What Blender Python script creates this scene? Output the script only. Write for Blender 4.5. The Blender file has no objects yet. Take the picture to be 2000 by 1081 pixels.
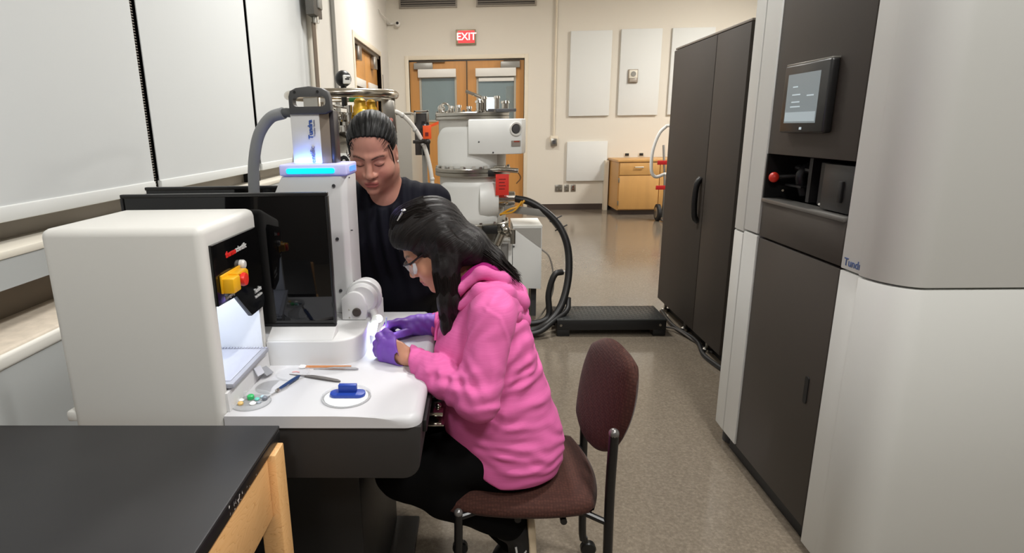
import bpy, bmesh, math, random
import numpy as np
from mathutils import Vector, Matrix

scene = bpy.context.scene
COL = scene.collection

# ---------------------------------------------------------------- camera
def make_camera():
    p, y, r = math.radians(14.175), math.radians(-2.0), math.radians(-0.94)
    fwd = Vector((math.sin(y)*math.cos(p), math.cos(y)*math.cos(p), -math.sin(p)))
    rt = Vector((math.cos(y), -math.sin(y), 0)); up = rt.cross(fwd)
    right = rt*math.cos(r) + up*math.sin(r); up2 = -rt*math.sin(r) + up*math.cos(r)
    cd = bpy.data.cameras.new('camera'); cam = bpy.data.objects.new('camera', cd); COL.objects.link(cam)
    M = Matrix((right, up2, -fwd)).transposed().to_4x4(); M.translation = (0, 0, 1.40)
    cam.matrix_world = M
    cd.sensor_width = 36; cd.sensor_fit = 'HORIZONTAL'; cd.lens = 1152/2000*36
    cd.shift_x = (1000-894)/2000
    cd.clip_start = 0.05; cd.clip_end = 60
    scene.camera = cam
make_camera()

# ---------------------------------------------------------------- world, lights, exposure
scene.view_settings.view_transform = 'Standard'
scene.view_settings.look = 'None'
scene.view_settings.gamma = 1
scene.view_settings.use_curve_mapping = False
scene.view_settings.exposure = 0.0
w = bpy.data.worlds.new('world'); scene.world = w; w.use_nodes = True
w.node_tree.nodes['Background'].inputs[0].default_value = (0.9, 0.95, 1, 1)
w.node_tree.nodes['Background'].inputs[1].default_value = 0.12

def area(name, loc, size, power, color=(1, .93, .84), rot=(0, 0, 0), size_y=None, spread=None):
    l = bpy.data.lights.new(name, 'AREA'); l.energy = power; l.color = color; l.size = size
    if size_y: l.shape = 'RECTANGLE'; l.size_y = size_y
    if spread: l.spread = spread
    o = bpy.data.objects.new(name, l); o.location = loc; o.rotation_euler = rot; COL.objects.link(o); return o
# ceiling troffers of the lab and one added fill (above the frame)
LW = (1, .985, .955)
area('troffer_and_fill', (1.0, 1.40, 3.6), .18, 57, LW, size_y=.18)
area('troffer_and_fill', (1.1, -.45, 3.6), .5, 68, LW, size_y=.5)
area('troffer_and_fill', (-.5, -1.5, 3.6), .5, 46, LW, size_y=.5)  # added fill, left behind the camera, to brighten the white cabinet's front
area('troffer_and_fill', (-.1, 4.1, 3.6), .5, 82, LW, size_y=.5)
area('troffer_and_fill', (-.3, 7.7, 3.6), .7, 66, (1, .965, .915), size_y=.7)
area('troffer_and_fill', (4.1, 7.6, 3.6), .6, 135, (1, .965, .915), size_y=.7)
area('corridor_light', (0.0, 12.0, 3.0), .6, 14, (.85, .95, 1))

# ---------------------------------------------------------------- materials
def lin(c):
    c = [x/255 for x in c[:3]]
    return tuple((x/12.92 if x <= .04045 else ((x+.055)/1.055)**2.4) for x in c) + (1,)
MATS = {}
def mat(name, rgb, rough=.5, metal=0, spec=.5, bump=0, bscale=200, var=0, vscale=8, emit=None, estr=0, coat=0, trans=0, alpha=1, stretch=None, rgb2=None, sheen=0, ior=None, sub=0):
    if name in MATS: return MATS[name]
    m = bpy.data.materials.new(name); m.use_nodes = True; MATS[name] = m
    nt = m.node_tree; b = nt.nodes['Principled BSDF']
    c = lin(rgb)
    b.inputs['Base Color'].default_value = c
    b.inputs['Roughness'].default_value = rough; b.inputs['Metallic'].default_value = metal
    b.inputs['Specular IOR Level'].default_value = spec
    if coat: b.inputs['Coat Weight'].default_value = coat; b.inputs['Coat Roughness'].default_value = .05
    if trans: b.inputs['Transmission Weight'].default_value = trans
    if ior: b.inputs['IOR'].default_value = ior
    if sheen: b.inputs['Sheen Weight'].default_value = sheen; b.inputs['Sheen Roughness'].default_value = .4
    if sub:
        b.inputs['Subsurface Weight'].default_value = sub; b.inputs['Subsurface Scale'].default_value = .01
        b.inputs['Subsurface Radius'].default_value = (1, .35, .2)
    if alpha < 1: b.inputs['Alpha'].default_value = alpha
    if emit:
        b.inputs['Emission Color'].default_value = lin(emit); b.inputs['Emission Strength'].default_value = estr
    co = nt.nodes.new('ShaderNodeTexCoord'); src = co.outputs['Object']
    if stretch:
        mp = nt.nodes.new('ShaderNodeMapping'); mp.inputs['Scale'].default_value = stretch
        nt.links.new(src, mp.inputs[0]); src = mp.outputs[0]
    if var:
        n = nt.nodes.new('ShaderNodeTexNoise'); n.inputs['Scale'].default_value = vscale; n.inputs['Detail'].default_value = 4
        nt.links.new(src, n.inputs['Vector'])
        r = nt.nodes.new('ShaderNodeValToRGB')
        r.color_ramp.elements[0].position = .3; r.color_ramp.elements[1].position = .7
        r.color_ramp.elements[0].color = lin([max(0, x*(1-var)) for x in (rgb2 or rgb)])
        r.color_ramp.elements[1].color = lin([min(255, x*(1+var*.6)) for x in rgb])
        nt.links.new(n.outputs[0], r.inputs[0]); nt.links.new(r.outputs[0], b.inputs['Base Color'])
    if bump:
        n2 = nt.nodes.new('ShaderNodeTexNoise'); n2.inputs['Scale'].default_value = bscale; n2.inputs['Detail'].default_value = 3
        nt.links.new(src, n2.inputs['Vector'])
        bp = nt.nodes.new('ShaderNodeBump'); bp.inputs['Strength'].default_value = bump; bp.inputs['Distance'].default_value = .002
        nt.links.new(n2.outputs[0], bp.inputs['Height']); nt.links.new(bp.outputs[0], b.inputs['Normal'])
    return m

# ---------------------------------------------------------------- objects
WL = {}
def tag(o, label=None, cat=None, group=None, kind=None):
    if label: o['label'] = label
    if cat: o['category'] = cat
    if group: o['group'] = group
    if kind: o['kind'] = kind
    return o
def thing(name, label, cat, loc, group=None):
    o = bpy.data.objects.new(name, None); COL.objects.link(o); o.location = loc; o.empty_display_size = .05
    WL[o] = Vector(loc); return tag(o, label, cat, group)
def link_mesh(name, me, m, parent=None):
    """mesh in world coordinates -> one object (child of parent in the root's frame, or top level with a local origin)"""
    o = bpy.data.objects.new(name, me); COL.objects.link(o)
    if m is not None:
        for mm in (m if isinstance(m, (list, tuple)) else [m]): me.materials.append(mm)
    if parent is not None:
        off = WL[parent]; me.transform(Matrix.Translation(-off)); o.parent = parent; WL[o] = off
    else:
        n = len(me.vertices); a = np.empty(n*3, np.float32); me.vertices.foreach_get('co', a); a = a.reshape(-1, 3)
        lo, hi = a.min(0), a.max(0); off = Vector(((lo[0]+hi[0])/2, (lo[1]+hi[1])/2, lo[2]))
        me.transform(Matrix.Translation(-off)); o.location = off; WL[o] = off.copy()
    return o
def structure(o): o['kind'] = 'structure'; return o

def catmull(pts, n=8):
    P = [Vector(p) for p in pts]; P = [P[0]*2-P[1]] + P + [P[-1]*2-P[-2]]; out = []
    for i in range(1, len(P)-2):
        a, b, c, d = P[i-1:i+3]
        for k in range(n):
            t = k/n
            out.append(.5*((2*b)+(c-a)*t+(2*a-5*b+4*c-d)*t*t+(3*b-a-3*c+d)*t**3))
    out.append(P[-2]); return out

class G:
    """collects shapes into one mesh"""
    def __init__(s): s.bm = bmesh.new()
    def _bev(s, geom_edges, bev, seg):
        if bev: bmesh.ops.bevel(s.bm, geom=geom_edges, offset=bev, segments=seg, profile=.5, affect='EDGES', clamp_overlap=True)
    def box(s, x0, x1, y0, y1, z0, z1, bev=0, seg=2, M=None):
        b = bmesh.new()
        vs = [b.verts.new((x, y, z)) for x in (x0, x1) for y in (y0, y1) for z in (z0, z1)]
        for f in ((0,1,3,2),(4,6,7,5),(0,4,5,1),(2,3,7,6),(0,2,6,4),(1,5,7,3)): b.faces.new([vs[i] for i in f])
        if bev: bmesh.ops.bevel(b, geom=b.edges[:], offset=min(bev, .49*min(abs(x1-x0), abs(y1-y0), abs(z1-z0))), segments=seg, profile=.5, affect='EDGES')
        return s.add(b, M)
    def add(s, b, M=None):
        if M is not None: b.transform(M)
        me = bpy.data.meshes.new('tmp'); b.to_mesh(me); s.bm.from_mesh(me); bpy.data.meshes.remove(me); b.free(); return s
    def prism(s, pts, axis, lo, hi, bev=0, seg=2):
        """2-D outline extruded along an axis: x -> (y,z), y -> (x,z), z -> (x,y)"""
        b = bmesh.new()
        def V(p, t): return {'x': (t, p[0], p[1]), 'y': (p[0], t, p[1]), 'z': (p[0], p[1], t)}[axis]
        A = [b.verts.new(V(p, lo)) for p in pts]; B = [b.verts.new(V(p, hi)) for p in pts]
        n = len(pts); fa = b.faces.new(A); fb = b.faces.new(B[::-1])
        for i in range(n): b.faces.new((A[i], B[i], B[(i+1) % n], A[(i+1) % n]))
        bmesh.ops.recalc_face_normals(b, faces=b.faces[:])
        if bev: bmesh.ops.bevel(b, geom=list(set(fa.edges[:]+fb.edges[:])), offset=bev, segments=seg, profile=.5, affect='EDGES')
        return s.add(b)
    def tube(s, pts, r, n=10, smooth=0, cap=True, flat=1):
        if smooth: 
            k = len(pts); pts2 = catmull(pts, smooth)
            if not isinstance(r, (int, float)):
                r = list(np.interp(np.linspace(0, k-1, len(pts2)), range(k), r))
            pts = pts2
        pts = [Vector(p) for p in pts]; N = len(pts)
        R = [r]*N if isinstance(r, (int, float)) else list(r)
        t0 = (pts[1]-pts[0]).normalized(); u = t0.orthogonal().normalized(); rings = []
        for i in range(N):
            t = (pts[min(i+1, N-1)]-pts[max(i-1, 0)]).normalized()
            u = (u - t*u.dot(t)).normalized(); v = t.cross(u)
            rings.append([s.bm.verts.new(pts[i]+(u*math.cos(2*math.pi*k/n)+v*math.sin(2*math.pi*k/n)*flat)*R[i]) for k in range(n)])
        for i in range(N-1):
            for k in range(n): s.bm.faces.new((rings[i][k], rings[i][(k+1) % n], rings[i+1][(k+1) % n], rings[i+1][k]))
        if cap: s.bm.faces.new(rings[0][::-1]); s.bm.faces.new(rings[-1])
        return s
    def lathe(s, prof, c, axis='z', n=32, M=None):
        """profile [(r, h)] turned about an axis through c"""
        b = bmesh.new(); rings = []
        for r, h in prof:
            ring = []
            for k in range(n):
                a = 2*math.pi*k/n; x, y = r*math.cos(a), r*math.sin(a)
                p = {'z': (x, y, h), 'y': (x, h, -y), 'x': (h, x, y)}[axis]
                ring.append(b.verts.new(p) if r > 1e-6 or k == 0 else ring[0])
            rings.append(ring)
        for A, B in zip(rings, rings[1:]):
            for k in range(n):
                q = [A[k], A[(k+1) % n], B[(k+1) % n], B[k]]; q2 = []
                for v in q:
                    if v not in q2: q2.append(v)
                if len(q2) > 2:
                    try: b.faces.new(q2)
                    except ValueError: pass
        if prof[0][0] > 1e-6 and prof[0] != prof[-1]: b.faces.new(rings[0][::-1])
        if prof[-1][0] > 1e-6 and prof[0] != prof[-1]: b.faces.new(rings[-1])
        bmesh.ops.recalc_face_normals(b, faces=b.faces[:])
        T = Matrix.Translation(Vector(c))
        return s.add(b, T if M is None else T @ M)
    def ball(s, c, r, n=16, M=None):
        rr = (r, r, r) if isinstance(r, (int, float)) else r
        b = bmesh.new(); bmesh.ops.create_uvsphere(b, u_segments=n, v_segments=n//2+2, radius=1)
        T = Matrix.Translation(Vector(c)) @ (M or Matrix()) @ Matrix.Diagonal((*rr, 1))
        return s.add(b, T)
    def ring(s, c, R, r, axis='z', n=40, m=10):
        prof = [(R+r*math.cos(2*math.pi*k/m), r*math.sin(2*math.pi*k/m)) for k in range(m+1)]
        prof[-1] = prof[0]
        return s.lathe(prof, c, axis, n)
    def done(s, name, m, parent=None, smooth=35, label=None):
        bmesh.ops.remove_doubles(s.bm, verts=s.bm.verts[:], dist=1e-6)
        me = bpy.data.meshes.new(name); s.bm.to_mesh(me); s.bm.free()
        if smooth:
            me.polygons.foreach_set('use_smooth', [True]*len(me.polygons)); me.set_sharp_from_angle(angle=math.radians(smooth))
        o = link_mesh(name, me, m, parent)
        if label: o['label'] = label
        return o

def boolean_cut(o, cutter):
    md = o.modifiers.new('cut', 'BOOLEAN'); md.object = cutter; md.operation = 'DIFFERENCE'; md.solver = 'EXACT'
    dg = bpy.context.evaluated_depsgraph_get(); me = bpy.data.meshes.new_from_object(o.evaluated_get(dg))
    o.modifiers.clear(); old = o.data; o.data = me; bpy.data.meshes.remove(old)
    cm = cutter.data; bpy.data.objects.remove(cutter); bpy.data.meshes.remove(cm)
    me.polygons.foreach_set('use_smooth', [True]*len(me.polygons)); me.set_sharp_from_angle(angle=math.radians(35))
    return o

def text(name, body, M, size, m, parent, ext=.0006, align='CENTER', bold=0):
    """lettering; M maps text plane (x right, y up) to the world"""
    c = bpy.data.curves.new(name, 'FONT'); c.body = body; c.size = size; c.extrude = ext; c.align_x = align; c.align_y = 'CENTER'
    c.offset = bold; c.resolution_u = 3
    t = bpy.data.objects.new(name, c); COL.objects.link(t)
    dg = bpy.context.evaluated_depsgraph_get(); me = bpy.data.meshes.new_from_object(t.evaluated_get(dg))
    bpy.data.objects.remove(t); bpy.data.curves.remove(c)
    me.transform(M); me.materials.clear()
    return link_mesh(name, me, m, parent)
def frame(origin, xdir, ydir):
    x = Vector(xdir).normalized(); y = Vector(ydir).normalized(); z = x.cross(y)
    M = Matrix((x, y, z)).transposed().to_4x4(); M.translation = origin; return M
def rrect(x0, x1, y0, y1, r, n=5):
    out = []
    for cx, cy, a0 in ((x1-r, y1-r, 0), (x0+r, y1-r, 90), (x0+r, y0+r, 180), (x1-r, y0+r, 270)):
        for k in range(n+1):
            a = math.radians(a0+90*k/n); out.append((cx+r*math.cos(a), cy+r*math.sin(a)))
    return out
# ================================================================ setting
M_floor = mat('floor_vinyl', (150, 136, 118), .3, spec=.5)
def floor_nodes():
    nt = M_floor.node_tree; b = nt.nodes['Principled BSDF']; N = nt.nodes; L = nt.links
    co = N.new('ShaderNodeTexCoord')
    n1 = N.new('ShaderNodeTexNoise'); n1.inputs['Scale'].default_value = 95; n1.inputs['Detail'].default_value = 5; n1.inputs['Roughness'].default_value = .7
    L.new(co.outputs['Object'], n1.inputs['Vector'])
    r = N.new('ShaderNodeValToRGB'); e = r.color_ramp.elements
    e[0].position = .33; e[0].color = lin((106, 97, 85)); e[1].position = .52; e[1].color = lin((119, 109, 96))
    k = r.color_ramp.elements.new(.72); k.color = lin((139, 128, 114))
    L.new(n1.outputs[0], r.inputs[0])
    br = N.new('ShaderNodeTexBrick'); br.inputs['Scale'].default_value = 1; br.offset = 0
    br.inputs['Brick Width'].default_value = .305; br.inputs['Row Height'].default_value = .305; br.inputs['Mortar Size'].default_value = .0012
    br.inputs['Color1'].default_value = (1, 1, 1, 1); br.inputs['Color2'].default_value = (.975, .975, .975, 1); br.inputs['Mortar'].default_value = (.92, .92, .91, 1)
    L.new(co.outputs['Object'], br.inputs['Vector'])
    mx = N.new('ShaderNodeMix'); mx.data_type = 'RGBA'; mx.blend_type = 'MULTIPLY'; mx.inputs[0].default_value = 1
    L.new(r.outputs[0], mx.inputs[6]); L.new(br.outputs[0], mx.inputs[7]); L.new(mx.outputs[2], b.inputs['Base Color'])
    n2 = N.new('ShaderNodeTexNoise'); n2.inputs['Scale'].default_value = 3; n2.inputs['Detail'].default_value = 4
    L.new(co.outputs['Object'], n2.inputs['Vector'])
    mr = N.new('ShaderNodeMapRange'); mr.inputs[3].default_value = .09; mr.inputs[4].default_value = .19
    L.new(n2.outputs[0], mr.inputs[0]); L.new(mr.outputs[0], b.inputs['Roughness'])
floor_nodes()
M_wall = mat('wall_beige', (220, 214, 202), .75, bump=.12, bscale=300)
M_wallw = mat('wall_white', (222, 219, 212), .7, bump=.08, bscale=300)
M_ceil = mat('ceiling_white', (230, 228, 222), .8)
M_sill = mat('sill_cream', (232, 226, 212), .45)
M_grayblue = mat('painted_gray', (178, 181, 180), .55)
M_ledge = mat('ledge_beige', (215, 203, 186), .8, bump=.3, bscale=60, var=.05, vscale=25)
M_taupe = mat('frame_taupe', (150, 142, 130), .5, metal=.3)
M_brownrec = mat('recess_brown', (134, 122, 108), .7)
M_black = mat('black_matte', (18, 18, 19), .5)
M_dark = mat('dark_glass', (10, 11, 12), .1)
M_base = mat('baseboard_brown', (70, 58, 52), .5)
M_wood = mat('maple_veneer', (205, 157, 94), .4, var=.05, vscale=6, stretch=(1, 1, .12))
M_wooddoor = mat('oak_door', (196, 140, 74), .42, var=.035, vscale=14, stretch=(1.5, 1.5, .08))
M_steel = mat('brushed_steel', (176, 172, 164), .28, metal=1, bump=.05, bscale=120, stretch=(1, 1, 8))
M_chrome = mat('polished_steel', (205, 200, 192), .14, metal=1)
M_white = mat('white_enamel', (226, 224, 218), .42)
M_gray = mat('gray_enamel', (140, 138, 132), .45)
M_dgray = mat('dark_gray_plastic', (70, 70, 72), .45)

structure(G().box(-1.9, 5, -3, 13.2, -.1, 0).done('floor', M_floor))
structure(G().box(-1.9, 5, -3, 13.2, 3.72, 3.8).done('ceiling', M_ceil))
structure(G().box(4.6, 4.8, -3, 10.184, 0, 3.72).done('wall_right', M_wallw))
structure(G().box(-1.9, 5, -3.2, -3, 0, 3.72).done('wall_front', mat('wall_dark', (92, 86, 80), .8)))
YB = 10.184
g = G()
g.box(-1.9, -1.166, YB, YB+.15, 0, 3.72); g.box(.85, 5, YB, YB+.15, 0, 3.72); g.box(-1.166, .85, YB, YB+.15, 2.54, 3.72)
wb = structure(g.done('wall_back', M_wall))
# left wall: solid part beyond the windows, low part and lintel around them
XL = -1.433
g = G()
g.box(-1.9, XL, 5.66, 7.28, 0, 3.72); g.box(-1.9, XL, 9.36, YB, 0, 3.72); g.box(-1.9, XL, 7.28, 9.36, 2.50, 3.72)
g.box(-1.9, XL, -3, 5.66, 2.95, 3.72)
wl = structure(g.done('wall_left', M_wallw))
wl2 = structure(G().box(-1.9, XL, -3, 5.66, .944, 1.035).box(-1.9, -1.63, -3, 5.66, 0, .944).done('wall_left_low', M_grayblue))
structure(G().box(-1.629, -1.60, -3, 5.66, .80, .944).done('trim_recess', M_brownrec))
structure(G().box(-1.72, XL+.004, -3, 5.66, 1.035, 1.06, .004).done('trim_sill', M_sill))
# convector cover along the wall
cv = thing('convector_cover', 'long low convector cover with beige top under the window blinds', 'radiator cover', (-1.48, 1.3, 0))
G().box(-1.625, -1.36, -2.9, 5.6, .765, .80, .012, 3).done('top_panel', M_ledge, cv)
G().box(-1.62, -1.352, -2.9, 5.6, .745, .792, .012, 3).done('edge_trim', mat('edge_white', (226, 224, 216), .5), cv)
G().box(-1.625, -1.357, -2.9, 5.6, .02, .75).done('front_panel', M_grayblue, cv)
# windows + roller blinds
M_blind = mat('blind_fabric', (206, 209, 209), .8, bump=.05, bscale=900)
M_hem = mat('blind_hem', (218, 220, 218), .7)
M_frm = mat('window_frame_taupe', (178, 170, 158), .5)
M_night = mat('night_glass', (14, 16, 18), .06)
spans = [(1, -3.0, -.50), (2, -.50, 2.745), (3, 2.745, 4.10), (4, 4.10, 5.60)]
names = ['right by the camera end of the room', 'large one nearest the white cabinet', 'between the two black tracks', 'farthest one, beside the gray hose']
for (k, a, b) in spans:
    wn = structure(G().box(-1.76, -1.75, a+.05, b-.05, 1.12, 2.9).done('window_%d' % k, M_night))
    gg = G(); gg.box(-1.78, -1.60, a, b, 1.06, 1.16); gg.box(-1.78, -1.66, a, a+.05, 1.14, 2.95); gg.box(-1.78, -1.66, b-.05, b, 1.14, 2.95); gg.box(-1.78, -1.66, a+.05, b-.05, 2.88, 2.95)
    gg.done('window_frame', M_frm, wn)
    if k == 1: continue
    rb = thing('roller_blind', 'white roller blind pulled down, ' + names[k-1], 'blind', (-1.5, (a+b)/2, 1.13), 'roller blinds on the left wall')
    G().box(-1.502, -1.498, a+.025, b-.025, 1.18, 2.95).done('shade_fabric', M_blind, rb)
    G().box(-1.512, -1.490, a+.025, b-.025, 1.132, 1.182, .006).done('hem_bar', M_hem, rb)
for a, lab in ((2.745, 'wide black toothed blind track between the first two blinds'), (4.10, 'thin black blind track between the two far blinds')):
    tk = thing('blind_track', lab, 'track', (-1.54, a, 1.06))
    G().box(-1.60, -1.525, a-.055, a+.055, 1.06, 2.95).done('channel', M_black, tk)
    if a < 3:
        gg = G()
        for i in range(150): gg.box(-1.5255, -1.508, a-.010, a+.010, 1.15+i*.012, 1.155+i*.012)
        tt = gg.done('zipper_teeth', mat('teeth_gray', (128, 122, 114), .5), tk); tt['kind'] = 'stuff'
        G().box(-1.525, -1.510, a-.016, a-.011, 1.14, 2.95).done('tape_edge', mat('tape_dark', (44, 40, 36), .6), tk)
structure(G().box(-1.80, XL+.002, 5.58, 5.66, 1.06, 2.95).done('trim_1', M_sill))
# junction box and conduits on the left wall
jb = thing('junction_box', 'gray electrical junction box high on the left wall above the conduit', 'electrical box', (-1.40, 5.45, 2.33))
G().box(-1.433, -1.36, 5.33, 5.60, 2.35, 2.75, .006).done('box', mat('jbox_gray', (98, 96, 92), .4, metal=.6), jb)
G().box(-1.365, -1.345, 5.45, 5.57, 2.42, 2.52, .006).done('cover', M_gray, jb)
G().tube([(-1.39, 5.47, 2.36), (-1.39, 5.47, 2.30)], .03, 12).done('connector', M_steel, jb)
cd = G().tube([(-1.41, 5.47, 2.31), (-1.41, 5.47, .82)], .018, 10).done('conduit', mat('conduit_brown', (120, 106, 92), .5, metal=.3)); tag(cd, 'brown-gray conduit running down the left wall from the junction box', 'conduit')
cd = G().tube([(-1.41, 6.24, 3.72), (-1.41, 6.24, .02)], .022, 10).done('pipe', M_gray); tag(cd, 'gray vertical pipe on the white left wall before the side door', 'pipe')
structure(G().box(XL-.01, XL+.012, 9.40, 9.47, 0, 2.2).done('trim_2', M_gray))
# side door in the left wall (two leaves)
dr = structure(G().box(-1.50, -1.485, 7.36, 8.30, .01, 2.44, .004).box(-1.50, -1.485, 8.32, 9.28, .01, 2.44, .004).done('door_2', M_wooddoor))
WL[dr] = dr.location.copy()
g = G(); g.box(-1.56, XL+.012, 7.27, 7.345, 0, 2.52, .004); g.box(-1.56, XL+.012, 9.295, 9.37, 0, 2.52, .004); g.box(-1.56, XL+.012, 7.345, 9.295, 2.452, 2.52, .004)
g.done('door_frame', mat('frame_cream', (222, 212, 192), .5), dr)
G().box(-1.484, -1.44, 7.40, 9.25, 2.40, 2.45, .004).done('closer_rail', mat('closer_dark', (92, 82, 70), .4, metal=.6), dr)
for yy in (7.55, 8.72): G().box(-1.484, -1.41, yy, yy+.16, 2.22, 2.385, .008).done('door_closer', M_steel, dr)
for yy in (7.5, 8.45): 
    G().box(-1.484, -1.455, yy, yy+.66, 1.92, 2.02, .004).done('shade_box', M_white, dr)
    G().box(-1.484, -1.478, yy+.04, yy+.62, 1.3, 1.92).done('door_window', M_night, dr)
# wall sticker grille / high vent of the left wall
structure(G().box(XL, XL+.02, 7.0, 7.10, .0, .12).box(XL, XL+.012, 5.68, 7.27, 0, .1).box(XL, XL+.012, 9.37, YB, 0, .1).done('baseboard_left', M_base))
structure(G().box(.86, 4.6, YB-.012, YB, 0, .10).box(-1.43, -1.17, YB-.012, YB, 0, .10).done('baseboard_back', M_base))
# ------------------------------------------------ double door in the back wall
M_cream = mat('frame_cream', (222, 212, 192), .5)
dd = structure(G().box(-1.095, -.156, YB+.05, YB+.09, .01, 1.53).box(-1.095, -.909, YB+.05, YB+.09, 1.53, 2.46).box(-.355, -.156, YB+.05, YB+.09, 1.53, 2.46).box(-.909, -.355, YB+.05, YB+.09, 2.2, 2.46)
     .box(-.150, .785, YB+.05, YB+.09, .01, 1.53).box(-.150, .034, YB+.05, YB+.09, 1.53, 2.46).box(.625, .785, YB+.05, YB+.09, 1.53, 2.46).box(.034, .625, YB+.05, YB+.09, 2.2, 2.46).done('door_1', M_wooddoor))
WL[dd] = dd.location.copy()
g = G(); g.box(-1.166, -1.10, YB-.015, YB+.15, 0, 2.545, .004); g.box(.79, .85, YB-.015, YB+.15, 0, 2.545, .004); g.box(-1.10, .79, YB-.015, YB+.15, 2.48, 2.545, .004)
g.done('door_frame', M_cream, dd)
G().box(-.162, -.144, YB+.03, YB+.10, .01, 2.46).done('astragal', mat('bronze_dark', (78, 66, 52), .5, metal=.5), dd)
M_pane = mat('pane_glass', (190, 210, 212), .03, alpha=.25)
for a, b in ((-.909, -.355), (.034, .625)):
    gg = G(); 
    for q in ((a-.03, a, 1.5, 2.23), (b, b+.03, 1.5, 2.23), (a, b, 1.5, 1.53), (a, b, 2.2, 2.23)): gg.box(q[0], q[1], YB+.04, YB+.05, q[2], q[3])
    gg.done('window_bead', mat('bead_gray', (170, 164, 150), .5), dd)
    G().box(a, b, YB+.066, YB+.07, 1.53, 2.2).done('door_window', M_pane, dd)
    G().box(a-.045, b+.025, YB-.03, YB+.04, 2.205, 2.335, .006).done('shade_box', M_white, dd)
G().box(.04, .62, YB+.02, YB+.035, 2.13, 2.19, .004).done('shade_hem', M_white, dd)
for a, b, s in ((-1.02, -.71, 1), (.40, .712, -1)):
    G().box(a, b, YB-.02, YB+.05, 2.335, 2.435, .008).done('door_closer', mat('closer_gray', (150, 148, 142), .4, metal=.3), dd)
    G().box(a+.05, b+.2*s+.0 if s > 0 else b, YB+.0, YB+.03, 2.44, 2.46).done('closer_arm', mat('bronze_dark', (78, 66, 52)), dd)
# what shows through the door windows
structure(G().box(-1.9, 5, 13, 13.2, 0, 3.72).done('wall_corridor', mat('corridor_teal', (118, 126, 127), .7)))
mo = thing('computer_monitor', 'lit white computer monitor seen through the right door window', 'monitor', (.19, 12.4, 0))
G().box(.03, .38, 12.4, 12.44, 1.70, 2.0, .006).done('screen_housing', M_dgray, mo)
G().box(.045, .365, 12.394, 12.40, 1.715, 1.985).done('screen', mat('screen_white', (240, 246, 250), .4, emit=(235, 245, 255), estr=1.4), mo)
G().box(.16, .24, 12.42, 12.47, 1.2, 1.75).done('stand', M_dgray, mo)
tb = G().box(-.2, 1.1, 12.3, 12.9, 1.16, 1.2).box(-.1, -.06, 12.4, 12.8, 0, 1.16).box(.9, .94, 12.4, 12.8, 0, 1.16).done('tall_table', M_gray); tag(tb, 'gray tall table under the monitor in the next room', 'table')
wc = G().box(.62, 1.4, 12.55, 12.98, 1.75, 2.2, .004).box(.63, .99, 12.53, 12.55, 1.77, 2.18).box(1.01, 1.39, 12.53, 12.55, 1.77, 2.18).done('wall_cabinet', mat('dark_walnut', (106, 76, 50), .5, var=.15, vscale=10)); tag(wc, 'dark wooden wall cabinet seen through the right door window', 'cabinet')

# ------------------------------------------------ things on the back wall
M_sgray = mat('sign_metal', (160, 148, 124), .4, metal=.5)
ex = thing('exit_sign', 'red lit EXIT sign above the double door', 'sign', (-.155, YB, 2.70))
G().box(-.32, .0, YB-.06, YB, 2.70, 2.925, .006).done('housing', M_sgray, ex)
G().box(-.285, -.02, YB-.066, YB-.058, 2.72, 2.905).done('face', mat('exit_red', (190, 30, 36), .4, emit=(235, 40, 48), estr=.9), ex)
text('lettering', 'EXIT', frame((-.152, YB-.068, 2.812), (1, 0, 0), (0, 0, 1)), .155, mat('exit_letter', (255, 190, 190), .4, emit=(255, 170, 170), estr=1.6), ex, bold=.003)
M_acou = mat('acoustic_white', (222, 224, 222), .8, bump=.15, bscale=40, stretch=(1, 1, 12))
pan = [((1.52, 2.18), (1.553, 2.868), 'tall white wall panel nearest the double door'), ((2.322, 2.97), (1.55, 2.88), 'tall white wall panel carrying a small speaker box'),
       ((3.13, 3.80), (1.55, 2.88), 'tall white wall panel partly behind the dark cabinet'), ((1.512, 2.182), (.488, 1.142), 'square white wall panel beside the wooden cabinet')]
for (a, b), (c, d), lab in pan:
    o = G().box(a, b, YB-.045, YB, c, d, .006).done('wall_panel', M_acou); tag(o, lab, 'wall panel', 'white panels on the back wall')
th = thing('wall_speaker', 'small beige speaker and strobe box on the middle white panel', 'speaker', (2.53, YB-.045, 2.05))
G().box(2.455, 2.612, YB-.075, YB-.045, 2.056, 2.268, .008).done('frame', mat('alarm_taupe', (150, 138, 122), .5), th)
G().box(2.468, 2.60, YB-.085, YB-.07, 2.13, 2.255, .006).done('plate', mat('alarm_cream', (224, 218, 204), .5), th)
G().lathe([(.04, -.012), (.04, 0)], (2.534, YB-.082, 2.195), 'y', 20).done('grille', M_gray, th)
G().box(2.475, 2.593, YB-.10, YB-.07, 2.07, 2.125, .008).done('strobe', mat('strobe_clear', (170, 160, 148), .15), th)
cp = G().tube([(1.285, YB-.03, 3.72), (1.285, YB-.03, 1.22)], .016, 10).done('conduit', M_cream); tag(cp, 'cream conduit running down the back wall to a socket box', 'conduit')
sb = thing('socket_box', 'metal socket box at the bottom end of the cream conduit', 'socket', (1.287, YB, 1.075))
G().box(1.225, 1.35, YB-.06, YB, 1.13, 1.24, .006).done('box', M_cream, sb)
G().box(1.235, 1.34, YB-.07, YB-.01, 1.078, 1.20, .006).done('face', M_steel, sb)
G().box(1.26, 1.315, YB-.076, YB-.066, 1.11, 1.17).done('receptacle', M_dgray, sb)
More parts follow.
